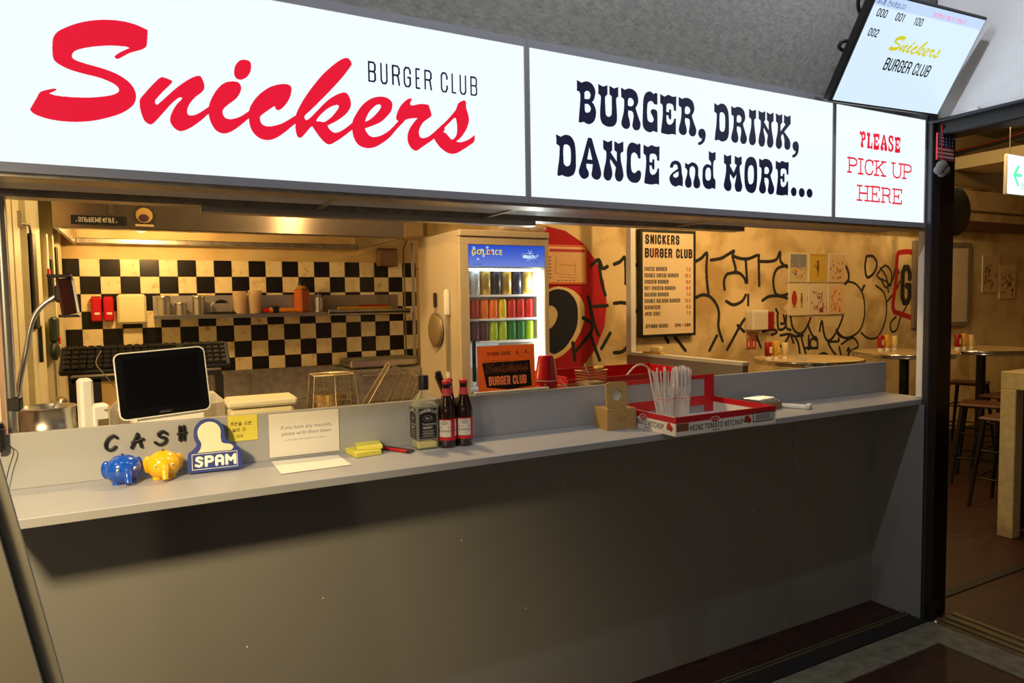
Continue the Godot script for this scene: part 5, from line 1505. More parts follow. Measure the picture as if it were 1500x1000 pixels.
	part(gp, "handle_frame", MB.new().tube(curve([V(-0.055, 0.012, 0), V(-0.055, 0.05, 0), V(-0.03, 0.073, 0), V(0.03, 0.073, 0), V(0.055, 0.05, 0), V(0.055, 0.012, 0)]), 0.004, 8), M.steel)
	part(gp, "grip", MB.new().tube([V(-0.032, 0.073, 0), V(0, 0.078, 0), V(0.032, 0.073, 0)], [0.007, 0.012, 0.007], 10), M.black)
	for q in [[0.50, 0.138, "frosted plastic tumbler, left of a pair on the wall shelf"], [0.548, 0.142, "frosted plastic tumbler, right of a pair on the wall shelf"]]:
		solo("plastic_tumbler", q[2], "tumbler", MB.new().lathe([Vector2(0, 0), Vector2(0.032, 0), Vector2(0.042, q[1]), Vector2(0.04, q[1]), Vector2(0.03, 0.004), Vector2(0, 0.004)], 22), clear(Color(0.86, 0.76, 0.62), 0.45, 0.2), V(q[0] - (0.01 if q[0] < 0.52 else -0.03), sy, -4.47), 0, "frosted tumblers")
	var tt := thing("orange_torch", "orange torch with black grip lying on the wall shelf", "torch", V(0.72, sy, -4.46))
	part(tt, "barrel", MB.new().tube([V(-0.06, 0.018, 0), V(0.12, 0.016, 0)], [0.017, 0.012], 12), mat(C8(214, 130, 24), 0.5))
	part(tt, "grip", MB.new().cham(V(-0.025, 0.022, 0), V(0.045, 0.042, 0.036), 0.008), M.black)
	part(tt, "tip", MB.new().tube([V(-0.1, 0.016, 0), V(-0.06, 0.018, 0)], 0.012, 10), M.red)
	var sb := thing("sauce_bottle", "square orange sauce bottle with black cap on the wall shelf", "bottle", V(0.86, sy, -4.47), 0.5)
	part(sb, "body", MB.new().cham(V(0, 0.075, 0), V(0.075, 0.15, 0.075), 0.01), mat(C8(186, 96, 40), 0.4))
	part(sb, "shoulder", MB.new().lathe([Vector2(0.037, 0.15), Vector2(0.03, 0.165), Vector2(0.02, 0.172)], 18), mat(C8(170, 130, 80), 0.4))
	part(sb, "cap", MB.new().lathe([Vector2(0.022, 0.17), Vector2(0.02, 0.192), Vector2(0.008, 0.2), Vector2(0.006, 0.215), Vector2(0, 0.215)], 16), M.black)
	var sc := thing("steel_cup", "steel cup with spoon at the right end of the wall shelf", "cup", V(0.965, sy, -4.47))
	part(sc, "body", MB.new().lathe([Vector2(0, 0), Vector2(0.03, 0), Vector2(0.034, 0.095), Vector2(0.032, 0.095), Vector2(0.028, 0.004), Vector2(0, 0.004)], 22), M.steel)
	part(sc, "spoon", MB.new().tube([V(0.01, 0.01, 0), V(-0.005, 0.12, 0)], 0.004, 6), M.steel)
	solo("yellow_tongs", "yellow plastic tongs lying in the steel tray", "tongs", MB.new().cham(V(0, 0.022, 0.03), V(0.36, 0.016, 0.03), 0.004), mat(C8(206, 156, 20), 0.5), V(1.26, sy, -4.475), 0.0)
	solo("red_tongs", "red plastic tongs lying behind the yellow tongs", "tongs", MB.new().cham(V(0, 0.034, 0), V(0.2, 0.016, 0.03), 0.004), mat(C8(176, 30, 24), 0.5), V(1.33, sy, -4.52), 0.0)
	# red dispensers and cream box on the tiles
	for q in [[-0.265, "red wall dispenser, left of two on the tiles"], [-0.205, "red wall dispenser, right of two on the tiles"]]:
		var t := thing("red_dispenser", q[1], "dispenser", V(q[0], 1.472, -4.554), 0, "red wall dispensers")
		part(t, "body", MB.new().cham(V(0, 0.068, 0.022), V(0.052, 0.136, 0.044), 0.008), M.red)
		part(t, "label", MB.new().box(V(0.004, 0.045, 0.0445), V(0.026, 0.012, 0.001)), M.white)
		part(t, "top", MB.new().cham(V(0, 0.138, 0.02), V(0.046, 0.01, 0.03), 0.003), mat(C8(140, 12, 22), 0.4))
	solo("fuse_box", "plain cream wall box right of the red dispensers", "wall box", MB.new().cham(V(0, 0.085, 0.03), V(0.148, 0.17, 0.06), 0.012), mat(C8(226, 216, 168), 0.5), V(-0.088, 1.454, -4.554))
	# steel back counter, splash panels, griddle cover
	var bc := thing("back_counter", "stainless steel back counter under the chequered tiles", "counter", V(0, 0, 0))
	part(bc, "body", MB.new().span(V(-0.3, 0, -4.55), V(1.5, 0.94, -3.95)), M.steel_dull)
	part(bc, "splash_panel", MB.new().cham(V(0.7, 1.045, -4.54), V(1.0, 0.21, 0.02), 0.003), M.steel_dull)
	part(bc, "divider", MB.new().span(V(0.54, 0.94, -4.5), V(0.552, 1.12, -4.2)), M.steel)
	part(bc, "left_cheek", MB.new().span(V(0.2, 0.94, -4.53), V(0.215, 1.12, -4.1)), M.steel_dull)
	var gr := thing("griddle", "steel griddle with a sloped lid on the back counter", "griddle", V(1.3, 0.9405, -4.3))
	part(gr, "body", MB.new().cham(V(0, 0.1, -0.02), V(0.44, 0.2, 0.4), 0.006), M.steel_dull)
	part(gr, "lid", MB.new().cham(V(0.02, 0.232, -0.05), V(0.46, 0.05, 0.3), 0.01), M.steel)
	part(gr, "handle", MB.new().tube([V(-0.16, 0.17, 0.2), V(0.16, 0.17, 0.2)], 0.008, 10), M.steel)
	var sb2 := thing("steel_pans", "stack of yellowish steel pans beside the griddle", "pans", V(0.93, 0.9405, -4.15))
	for i in 3: part(sb2, "pan", MB.new().lathe([Vector2(0.0, 0.02 * i), Vector2(0.09, 0.02 * i), Vector2(0.11, 0.02 * i + 0.035), Vector2(0.106, 0.035 + 0.02 * i), Vector2(0, 0.025 + 0.02 * i)], 24), M.wire)
	# pipes and squeegee right of the tiles
	var pi := setting("trim_11", MB.new().tube([V(1.6, 0.9, -4.45), V(1.6, 1.96, -4.45)], 0.012, 12), mat(C8(170, 160, 150), 0.5))
	part(pi, "thin_pipe", MB.new().tube([V(1.555, 0.9, -4.5), V(1.555, 1.92, -4.5), V(1.575, 1.98, -4.48)], 0.006, 8), mat(C8(120, 100, 80), 0.5))
	part(pi, "valve", MB.new().cham(V(1.66, 1.78, -4.45), V(0.07, 0.018, 0.02), 0.004), mat(C8(176, 126, 60), 0.4, 0.5))
	var sq := thing("squeegee", "wooden squeegee hung high beside the fridge", "squeegee", V(1.62, 1.985, -4.36))
	var sqm := MB.new()
	sqm.t = Transform3D(Basis(Vector3.BACK, 0.12), Vector3.ZERO)
	part(sq, "bar", sqm.cham(V(0, 0, 0), V(0.24, 0.022, 0.03), 0.003), M.wood)
	part(sq, "pole", MB.new().tube([V(0.0, -0.01, 0.0), V(0.01, -0.9, 0)], 0.011, 10), M.white)
	solo("junction_box", "sooty metal junction box under the hood's right end", "wall box", MB.new().cham(V(0, 0.06, 0.04), V(0.13, 0.12, 0.08), 0.006), mat(C8(120, 92, 66), 0.7), V(1.44, 1.80, -4.553))
	# cream boards on the left wall
	var wb := setting("trim_12", MB.new().span(V(-0.445, 0, -2.9), V(-0.425, 2.6, -2.4)), M.cream)
	for q in [[-3.03, -2.94, 0.02], [-3.20, -3.06, 0.02], [-3.62, -3.25, 0.035], [-3.97, -3.92, 0.05], [-4.50, -4.36, 0.03]]:
		part(wb, "board", MB.new().span(V(-0.445, 0, q[0]), V(-0.445 + q[2], 2.6, q[1])), M.cream)
	part(wb, "door_leaf", MB.new().span(V(-0.445, 0, -4.34), V(-0.435, 1.98, -3.99)), M.cream)
	part(wb, "closer_arm", MB.new().tube([V(-0.42, 2.02, -3.98), V(-0.42, 1.95, -4.3)], 0.01, 6), M.frame_dark)
	# tools hung on the left wall
	tool_row()

func brushed() -> StandardMaterial3D:
	var m := mat(C8(178, 160, 138), 0.27, 0.9)
	m.anisotropy_enabled = true
	m.anisotropy = 0.95
	return m

func tool_row() -> void:
	var b := thing("long_black_sheath", "long black sheathed tool hanging on the cream wall", "tool", V(-0.40, 1.86, -3.31))
	part(b, "sheath", MB.new().cham(V(0, -0.2, 0), V(0.012, 0.38, 0.1), 0.004), M.black)
	part(b, "hook", MB.new().tube([V(-0.03, 0.02, 0.08), V(0, 0.015, 0.06), V(0, -0.02, 0.03)], 0.005, 6), M.steel)
	part(b, "hinge", MB.new().box(V(-0.02, 0.03, 0.14), V(0.01, 0.06, 0.02)), M.steel_dull)
	solo("thin_black_rod", "thin black rod hanging under the long sheath", "rod", MB.new().tube([V(0, 0.0, 0), V(0, -0.15, 0)], 0.008, 8), M.black, V(-0.40, 1.48, -3.38))
	var c := thing("carving_knife", "black handled tool with a red mark hanging on the cream wall", "tool", V(-0.40, 1.90, -3.80))
	part(c, "blade", MB.new().cham(V(0, -0.1, 0.05), V(0.006, 0.18, 0.06), 0.002), M.white)
	part(c, "handle", MB.new().cham(V(0, -0.22, -0.03), V(0.02, 0.2, 0.07), 0.006), M.black)
	part(c, "mark", MB.new().box(V(0.004, -0.19, 0.06), V(0.008, 0.04, 0.05)), M.red)
	solo("black_strap", "black strap hanging at the corner of the cream wall", "strap", MB.new().cham(V(0, -0.09, 0), V(0.012, 0.17, 0.05), 0.004), M.black, V(-0.40, 1.86, -4.1))
	var g := thing("green_tool", "green and black handled tool with red button hanging on the wall", "tool", V(-0.40, 1.50, -3.86))
	part(g, "handle", MB.new().cham(V(0, -0.05, 0), V(0.03, 0.12, 0.13), 0.01), mat(C8(26, 44, 32), 0.5))
	part(g, "head", MB.new().ball(V(0, -0.15, 0.02), V(0.02, 0.045, 0.09)), mat(C8(22, 36, 28), 0.5))
	part(g, "button", MB.new().cham(V(0.018, -0.1, 0.0), V(0.008, 0.035, 0.04), 0.003), M.red)
	var l := thing("ladle", "steel ladle hanging low on the cream wall", "ladle", V(-0.40, 1.30, -3.80))
	part(l, "handle", MB.new().tube([V(0, 0.02, 0), V(0, -0.17, 0)], 0.005, 6), M.steel)
	part(l, "bowl", MB.new().ball(V(0.01, -0.19, 0), V(0.035, 0.028, 0.06), 16, 10), M.steel)

# ---------------------------------------------------------------- glass door fridge and what stands in it
func fridge() -> void:
	var f := thing("glass_door_fridge", "tall cream fridge with lit glass door and blue header", "fridge", V(0, 0, 0))
	var x0 := 1.53
	var x1 := 2.11
	var zf := -3.5
	var cream := mat(C8(206, 190, 160), 0.5)
	var inner := mat(C8(232, 236, 238), 0.5)
	part(f, "left_wall", MB.new().cham(V(x0 + 0.015, 0.97, -3.84), V(0.03, 1.94, 0.62), 0.004), cream)
	part(f, "right_wall", MB.new().cham(V(x1 - 0.015, 0.97, -3.84), V(0.03, 1.94, 0.62), 0.004), cream)
	part(f, "rear_wall", MB.new().span(V(x0 + 0.03, 0, -4.15), V(x1 - 0.03, 1.94, -4.12)), inner)
	part(f, "top", MB.new().cham(V((x0 + x1) / 2, 1.935, -3.82), V(x1 - x0, 0.036, 0.66), 0.004), cream)
	part(f, "base", MB.new().span(V(x0 + 0.03, 0, -4.12), V(x1 - 0.03, 0.2, -3.54)), M.frame_dark)
	# door: frame, header, pane
	var d := part(f, "door", MB.new().cham(V(x0 + 0.03, 1.0, zf - 0.02), V(0.06, 1.78, 0.04), 0.004), cream)
	part(d, "stile", MB.new().cham(V(x1 - 0.015, 1.0, zf - 0.02), V(0.03, 1.78, 0.04), 0.004), cream)
	part(d, "rail", MB.new().cham(V((x0 + x1) / 2, 1.893, zf - 0.02), V(x1 - x0, 0.046, 0.041), 0.004), cream)
	part(d, "rail", MB.new().cham(V((x0 + x1) / 2, 0.15, zf - 0.02), V(x1 - x0, 0.08, 0.041), 0.004), cream)
	part(d, "pane", MB.new().quad(V(x0 + 0.06, 0.19, zf - 0.02), V(x1 - 0.03, 0.19, zf - 0.02), V(x1 - 0.03, 1.75, zf - 0.02), V(x0 + 0.06, 1.75, zf - 0.02)), M.glass)
	part(d, "handle", MB.new().cham(V(x0 + 0.075, 1.22, zf + 0.012), V(0.02, 0.24, 0.02), 0.005), M.black)
	var p := Print.new(1000, 256, C8(58, 96, 190))
	for k in 256: p.rect(0, k, 1000, 1, C8(38, 74, 186).lerp(C8(110, 128, 206), k / 256.0))
	for q in [[70, 40, 22], [170, 60, 16], [240, 30, 20], [60, 120, 14], [190, 130, 18], [300, 60, 12], [120, 170, 14], [720, 120, 34], [800, 90, 44], [860, 140, 30], [780, 150, 36], [900, 120, 20]]:
		for a in 3: p.line(PackedVector2Array([Vector2(q[0] - cos(a * PI / 3) * q[2], q[1] - sin(a * PI / 3) * q[2]), Vector2(q[0] + cos(a * PI / 3) * q[2], q[1] + sin(a * PI / 3) * q[2])]), 6, C8(190, 206, 240))
	p.disc(740, 130, 40, 22, C8(196, 220, 246))
	p.disc(820, 130, 44, 26, C8(180, 210, 244))
	p.line(PackedVector2Array([Vector2(680, 130), Vector2(740, 100), Vector2(800, 110), Vector2(880, 100), Vector2(930, 150)]), 5, C8(20, 30, 70))
	p.line(PackedVector2Array([Vector2(800, 110), Vector2(860, 160), Vector2(900, 210)]), 5, C8(20, 30, 70))
	p.text("GOLD", 40, 120, 84, C8(20, 24, 60), "Droid Sans", 1.1, true)
	p.text("GOLD", 36, 116, 84, C8(236, 206, 60), "Droid Sans", 1.1, true)
	p.text("ICE", 300, 116, 84, C8(236, 206, 60), "Droid Sans", 1.0, true)
	p.disc(278, 84, 16, 18, C8(200, 60, 60))
	p.text("SHOWCASE", 60, 240, 22, C8(30, 40, 110))
	part(d, "header_sign", MB.new().quad(V(x0 + 0.056, 1.75, zf + 0.001), V(x1 - 0.03, 1.75, zf + 0.001), V(x1 - 0.03, 1.871, zf + 0.001), V(x0 + 0.056, 1.871, zf + 0.001)), backlit(p, 1.1))
	part(d, "header_board", MB.new().span(V(x0 + 0.055, 1.749, zf - 0.035), V(x1 - 0.029, 1.872, zf)), M.frame_dark)
	for y in [1.59, 1.452, 1.322, 1.05, 0.75, 0.45]:
		part(f, "shelf", MB.new().cham(V((x0 + x1) / 2, y - 0.006, -3.82), V(x1 - x0 - 0.064, 0.012, 0.5), 0.002), inner)
	# the light tubes of the cabinet
	part(f, "light_tube", MB.new().tube([V(x1 - 0.045, 0.25, -3.545), V(x1 - 0.045, 1.73, -3.545)], 0.011, 10), glowing(Color(0.92, 0.98, 1.0), 8.0))
	part(f, "light_tube", MB.new().tube([V(x0 + 0.05, 1.735, -3.57), V(x1 - 0.05, 1.735, -3.57)], 0.009, 10), glowing(Color(0.92, 0.98, 1.0), 3.0))
	for y in [0.7, 1.2, 1.65]: omni(V(x1 - 0.065, y, -3.565), Color(0.92, 0.98, 1.0), 0.05, 0.02)
	solo("plastic_bag", "crumpled clear plastic bag lying on top of the fridge", "bag", MB.new().ball(V(0, 0.03, 0), V(0.13, 0.03, 0.05), 14, 8).ball(V(0.1, 0.025, 0.02), V(0.07, 0.025, 0.04), 12, 8).ball(V(-0.1, 0.02, 0.03), V(0.06, 0.02, 0.03), 12, 8), clear(Color(0.9, 0.84, 0.78), 0.5, 0.2), V(1.95, 1.9535, -3.56))
	# cans and bottles
	var can := MB.new().lathe([Vector2(0, 0), Vector2(0.024, 0), Vector2(0.029, 0.008), Vector2(0.029, 0.102), Vector2(0.024, 0.110), Vector2(0.023, 0.112), Vector2(0, 0.110)], 20).mesh()
	var tall := MB.new().lathe([Vector2(0, 0), Vector2(0.028, 0), Vector2(0.033, 0.008), Vector2(0.033, 0.138), Vector2(0.027, 0.148), Vector2(0, 0.146)], 20).mesh()
	var tones := {"white": C8(226, 230, 230), "gold": C8(196, 160, 70), "navy": C8(30, 34, 60), "red": C8(206, 30, 26), "orange": C8(236, 120, 30), "purple": C8(86, 26, 70), "lime": C8(176, 214, 50), "green": C8(20, 130, 60), "yellow": C8(232, 206, 40)}
	var place := func(mesh: ArrayMesh, x: float, y: float, z: float, tone: String, words: String, grp: String) -> void:
		solo("drink_can", words, "can", mesh, mat(tones[tone], 0.3, 0.2), V(x, y + 0.0005, z), x * 9.0, grp)
	var names := ["first", "second", "third", "fourth", "fifth", "sixth", "seventh", "eighth"]
	var row1 := ["white", "white", "gold", "navy", "gold", "navy", "gold"]
	for i in 7: place.call(tall, 1.608 + i * 0.0685, 1.59, -3.62, row1[i], "tall %s can, %s from the left on the fridge's top shelf" % [row1[i], names[i]], "tall cans on the top shelf")
	var row2 := ["red", "red", "orange", "orange", "yellow", "red", "red", "red"]
	for i in 8: place.call(can, 1.605 + i * 0.0605, 1.452, -3.61, row2[i], "%s can, %s from the left on the fridge's middle shelf" % [row2[i], names[i]], "cans on the middle shelf")
	var row3 := ["purple", "purple", "purple", "lime", "lime", "green", "green", "lime"]
	for i in 8: place.call(can, 1.605 + i * 0.0605, 1.322, -3.61, row3[i], "%s can, %s from the left on the fridge's lower shelf" % [row3[i], names[i]], "cans on the lower shelf")
	for i in 8: place.call(can, 1.605 + i * 0.0605, 1.05, -3.66, "white", "pale can, %s from the left on the shelf behind the orange poster" % names[i], "pale cans low in the fridge")
	# things hung on the fridge's side
	var st := thing("strainer", "round mesh strainer with dark handle hanging on the fridge's side", "strainer", V(1.515, 0, -3.84))
	part(st, "handle", MB.new().cham(V(0, 1.565, 0), V(0.018, 0.09, 0.022), 0.006), mat(C8(50, 20, 30), 0.5))
	part(st, "stem", MB.new().tube([V(0, 1.53, 0), V(0, 1.485, 0)], 0.005, 8), M.steel)
	var ring := []
	for i in 25: ring.append(V(0, 1.385 + 0.1 * cos(TAU * i / 24), 0.105 * sin(TAU * i / 24)))
	part(st, "ring", MB.new().tube(ring, 0.005, 6), M.steel)
	part(st, "mesh_bowl", MB.new().ball(V(-0.005, 1.385, 0), V(0.018, 0.098, 0.103), 20, 12), mat(C8(150, 130, 90), 0.6, 0.3))
	var ro := thing("white_rod", "white plastic roller rod hanging on the fridge's side", "rod", V(1.513, 0, -3.65))
	part(ro, "grip", MB.new().lathe([Vector2(0.018, 1.48), Vector2(0.018, 1.61), Vector2(0.01, 1.625), Vector2(0, 1.626)], 16), M.white)
	part(ro, "shaft", MB.new().lathe([Vector2(0.009, 1.15), Vector2(0.009, 1.48)], 12), M.steel)
	part(ro, "end", MB.new().lathe([Vector2(0.014, 1.06), Vector2(0.014, 1.15)], 12), M.white)

# ---------------------------------------------------------------- dining room
func dining() -> void:
	# partition with its post
	var pw := thing("steel_partition", "low steel clad partition with white cap beside the menu", "partition", V(3.3, 0, -3.68))
	part(pw, "cladding", MB.new().span(V(-0.02, 0, -0.6), V(-0.016, 1.12, 0.58)), mat(C8(172, 176, 184), 0.3, 0.6))
	part(pw, "core", MB.new().span(V(-0.016, 0, -0.6), V(0.03, 1.12, 0.58)), mat(C8(130, 110, 78), 0.7))
	part(pw, "cap", MB.new().cham(V(0.002, 1.134, -0.01), V(0.06, 0.026, 1.19), 0.003), M.white)
	part(pw, "post", MB.new().cham(V(0, 1.96, -0.57), V(0.05, 1.62, 0.06), 0.003), M.white)
	solo("butter_dish", "pale block on a yellow dish on the partition cap", "dish", MB.new().cham(V(0, 0.006, 0), V(0.05, 0.012, 0.2), 0.003), mat(C8(210, 160, 50), 0.5), V(3.3, 1.1475, -3.98))
	solo("pale_block", "pale wrapped block standing on the yellow dish", "block", MB.new().cham(V(0, 0.02, 0), V(0.045, 0.04, 0.1), 0.006), mat(C8(226, 206, 160), 0.5), V(3.3, 1.16, -3.95))
	# menu board
	var mb := thing("menu_board", "white letter board menu in a black frame on the graffiti wall", "menu board", V(3.595, 1.232, -4.5))
	var w := 0.597
	var h := 0.898
	part(mb, "panel", MB.new().span(V(0.01, 0.01, -0.048), V(w - 0.01, h - 0.01, -0.004)), M.white)
	for q in [[V(0, 0, -0.05), V(w, 0.022, 0.004)], [V(0, h - 0.022, -0.05), V(w, h, 0.004)], [V(0, 0.022, -0.05), V(0.02, h - 0.022, 0.004)], [V(w - 0.02, 0.022, -0.05), V(w, h - 0.022, 0.004)]]:
		part(mb, "frame", MB.new().span(q[0], q[1]), M.black)
	var p := Print.new(1040, 1600, C8(232, 208, 168))
	var ink := C8(26, 20, 22)
	var red := C8(180, 24, 30)
	for i in 28: p.rect(0, 56 * i + 30, 1040, 2, C8(206, 182, 142))
	p.block("SNICKERS", 60, 190, 78, 152, 32, 20, ink, CAPS)
	p.block("BURGER", 50, 400, 84, 152, 33, 14, ink, CAPS)
	p.block("CLUB", 676, 400, 80, 152, 33, 14, ink, CAPS)
	p.block("UR", 148, 400, 84, 152, 33, 14, C8(96, 22, 28), CAPS)
	var items := [["CHEESE BURGER", "7.0"], ["DOUBLE CHEESE BURGER", "10.5"], ["CHICKEN BURGER", "8.0"], ["HOT CHICKEN BURGER", "8.0"], ["BULGOGI BURGER", "7.0"], ["DOUBLE BULGOGI BURGER", "10.5"], ["BUDWEISER", "6.0"], ["JACK COKE", "7.0"]]
	for i in items.size():
		var y := 605.0 + i * 100
		p.block(items[i][0], 44, y, 32, 64, 12, 7, ink, CAPS)
		p.block(items[i][1], 862 if items[i][1].length() > 3 else 892, y, 30, 60, 11, 9, red, CAPS)
	p.block("OPENING HOURS", 60, 1500, 32, 62, 12, 7, ink, CAPS)
	p.block("8", 650, 1500, 32, 60, 12, 7, red, CAPS)
	p.block("PM", 690, 1500, 34, 60, 12, 7, ink, CAPS)
	p.block("+", 800, 1500, 40, 60, 14, 7, red, CAPS)
	p.block("8", 855, 1500, 32, 60, 12, 7, red, CAPS)
	p.block("AM", 895, 1500, 34, 60, 12, 7, ink, CAPS)
	part(mb, "letter_face", MB.new().quad(V(0.02, 0.022, -0.003), V(w - 0.02, 0.022, -0.003), V(w - 0.02, h - 0.022, -0.003), V(0.02, h - 0.022, -0.003)), printed(p, 0.7))
	part(mb, "hanger", MB.new().cham(V(w * 0.5, h + 0.02, -0.02), V(0.03, 0.05, 0.02), 0.003), M.white)
	# framed plan in an orange border by the fridge
	var fp := thing("orange_bordered_plan", "orange bordered evacuation plan on the red painted disc", "plan", V(2.70, 1.675, -4.548))
	var pp := Print.new(512, 400, C8(222, 176, 122))
	pp.rect(0, 0, 512, 40, C8(226, 190, 140))
	pp.rect(60, 22, 452, 34, C8(180, 24, 34))
	for q in [[140, 120, 130, 300], [140, 300, 380, 320], [380, 180, 390, 320], [180, 200, 380, 208], [180, 340, 420, 352]]: pp.line(PackedVector2Array([Vector2(q[0], q[1]), Vector2(q[2], q[3])]), 4, C8(110, 76, 44))
	for i in 7: pp.rect(20, 110 + i * 38, 60, 16, C8(150, 96, 66))
	for i in 5: pp.rect(150 + i * 50, 376, 36, 8, C8(80, 50, 30))
	part(fp, "border", MB.new().cham(V(0.195, 0.155, 0.004), V(0.39, 0.31, 0.008), 0.002), mat(C8(212, 92, 30), 0.5))
	part(fp, "sheet", MB.new().quad(V(0.0, 0.018, 0.0085), V(0.37, 0.018, 0.0085), V(0.37, 0.292, 0.0085), V(0.0, 0.292, 0.0085)), printed(pp, 0.4))
	# posters
	var looks := [["blue and yellow comic poster with small figures", 0], ["yellow poster with one standing figure", 1], ["pale poster with brown sketched figures", 2], ["white poster with a red and an olive figure", 3], ["white poster with scattered red and grey figures", 4], ["pale pink poster with orange splashes", 5]]
	for i in 6:
		var x: float = [5.412, 5.69, 5.975][i % 3]
		var y: float = 1.694 if i < 3 else 1.373
		picture_card("small_poster", looks[i][0] + (", upper row" if i < 3 else ", lower row") + " on the graffiti wall", V(x, y, -4.545), 0.25, 0.28 if i < 3 else 0.293, i, "posters in two rows")
	picture_card("tall_poster", "tall white poster with black drawing right of the whiteboard", V(8.70, 1.575, -4.545), 0.36, 0.43, 6, "posters right of the whiteboard")
	picture_card("tall_poster", "tall white poster with a red figure farthest right", V(9.07, 1.49, -4.545), 0.35, 0.405, 7, "posters right of the whiteboard")
	# whiteboard
	var wb := thing("whiteboard", "empty whiteboard in a grey frame behind the door post", "whiteboard", V(7.34, 1.19, -4.545))
	part(wb, "panel", MB.new().span(V(0.05, 0.05, 0), V(1.02, 0.9, 0.02)), mat(C8(222, 206, 180), 0.4))
	for q in [[V(0, 0, 0), V(1.07, 0.05, 0.035)], [V(0, 0.9, 0), V(1.07, 0.95, 0.035)], [V(0, 0.05, 0), V(0.06, 0.9, 0.035)], [V(1.01, 0.05, 0), V(1.07, 0.9, 0.035)]]:
		part(wb, "frame", MB.new().span(q[0], q[1]), mat(C8(130, 116, 100), 0.5))
	# dispenser, red sign on the wall
	var dp := thing("paper_dispenser", "white wall paper dispenser left of the red box", "dispenser", V(4.84, 1.25, -4.55))
	part(dp, "body", MB.new().cham(V(0.1, 0.088, 0.05), V(0.2, 0.176, 0.1), 0.01), mat(C8(214, 202, 180), 0.5))
	part(dp, "lid", MB.new().cham(V(0.1, 0.178, 0.05), V(0.19, 0.016, 0.09), 0.004), M.white)
	solo("red_wall_box", "narrow red box on the wall beside the white dispenser", "box", MB.new().cham(V(0.045, 0.088, 0.03), V(0.09, 0.17, 0.06), 0.006), mat(C8(150, 18, 26), 0.5), V(5.07, 1.245, -4.55))
	var rs := thing("fire_sign", "small red and white pictogram sign below the paper dispenser", "sign", V(4.852, 1.08, -4.548))
	var sp := Print.new(200, 220, C8(196, 150, 96))
	sp.rect(0, 0, 200, 90, C8(200, 110, 66))
	sp.rect(10, 20, 180, 12, C8(226, 200, 160))
	sp.rect(10, 50, 120, 12, C8(226, 200, 160))
	sp.rect(6, 98, 86, 116, C8(190, 40, 30))
	sp.rect(106, 98, 86, 116, C8(190, 40, 30))
	sp.rect(36, 116, 26, 80, C8(236, 214, 176))
	sp.rect(136, 116, 26, 80, C8(236, 214, 176))
	part(rs, "plate", MB.new().span(V(0, 0, 0), V(0.13, 0.145, 0.004)), M.white)
	part(rs, "print", MB.new().quad(V(0, 0, 0.0046), V(0.13, 0, 0.0046), V(0.13, 0.145, 0.0046), V(0, 0.145, 0.0046)), printed(sp, 0.5))
	# tables and what stands on them
	var tb := round_table(V(4.83, 0, -3.86), "round bar table with chrome edge below the posters")
	copy(tb, "round_bar_table", "round bar table with chrome edge just left of the door post", V(6.05, 0, -3.80), 0)
	copy(tb, "round_bar_table", "round bar table with chrome edge seen right of the door post", V(6.95, 0, -3.62), 0)
	var spots := [[4.47, -3.95, "below the posters"], [5.93, -3.95, "left of the door post"], [6.56, -3.62, "right of the door post"]]
	for q in spots:
		for k in 3:
			squeeze(V(q[0] + k * 0.075 * (1.0 if k < 2 else 1.1), 1.0405, q[1] + k * 0.012), k, q[2])
	solo("ashtray", "small dark glass ashtray on the table below the posters", "ashtray", MB.new().lathe([Vector2(0, 0), Vector2(0.04, 0), Vector2(0.045, 0.03), Vector2(0.038, 0.03), Vector2(0.034, 0.008), Vector2(0, 0.008)], 20), clear(Color(0.8, 0.8, 0.78), 0.3, 0.05), V(4.62, 1.0405, -3.75))
	var so := stool(V(6.62, 0, -3.22), "wooden topped metal stool in front of the table by the door post")
	for q in [[6.0, -3.1, 0.4, "wooden topped metal stool half hidden by the door post"], [7.35, -3.95, 0.2, "wooden topped metal stool at the back of the far table"], [7.5, -3.35, 0.7, "wooden topped metal stool right of the far table's column"], [5.45, -2.62, 0.1, "wooden topped metal stool behind the cream bench"]]:
		copy(so, "bar_stool", q[3], V(q[0], 0, q[1]), q[2])
	# cream bench frame
	var paint := grained([[0.0, C8(170, 156, 112)], [0.5, C8(182, 168, 124)], [1.0, C8(192, 178, 134)]], 0.02, 1.5, 0.55, 67)
	var cb := thing("cream_bench", "cream painted wooden bench frame at the right edge", "bench", V(4.76, 0, -2.36))
	for q in [[0, 0], [1.1, 0], [0, 0.55], [1.1, 0.55]]:
		part(cb, "leg", MB.new().cham(V(0.045 + q[0], 0.475, 0.045 + q[1]), V(0.09, 0.95, 0.09), 0.004), paint)
	part(cb, "top_rail", MB.new().cham(V(0.595, 1.005, 0.32), V(1.19, 0.11, 0.64), 0.004), paint)
	part(cb, "inner_panel", MB.new().span(V(0.095, 0.02, 0.03), V(1.1, 0.945, 0.05)), mat(C8(30, 36, 26), 0.6))
	# exit sign, wall speaker, cables
	var ex := thing("exit_sign", "lit white exit sign with green arrow over the dining room", "sign", V(4.535, 2.145, -2.24))
	var ep := Print.new(360, 280, C8(244, 255, 250))
	ep.line(PackedVector2Array([Vector2(130, 80), Vector2(80, 140), Vector2(130, 210)]), 26, C8(90, 220, 160))
	ep.line(PackedVector2Array([Vector2(90, 140), Vector2(170, 140)]), 24, C8(90, 220, 160))
	hangul(ep, "비상구", 170, 240, 60, 7, C8(90, 220, 160))
	part(ex, "housing", MB.new().cham(V(0.16, 0.115, -0.0125), V(0.33, 0.24, 0.022), 0.006), M.white)
	area(V(4.695, 2.26, -2.234), Vector3.BACK, 0.32, 0.23, Color(0.92, 1.0, 0.96), 0.06)
	part(ex, "sign_face", MB.new().quad(V(0, 0, 0), V(0.32, 0, 0), V(0.32, 0.23, 0), V(0, 0.23, 0)), backlit(ep, 1.5))
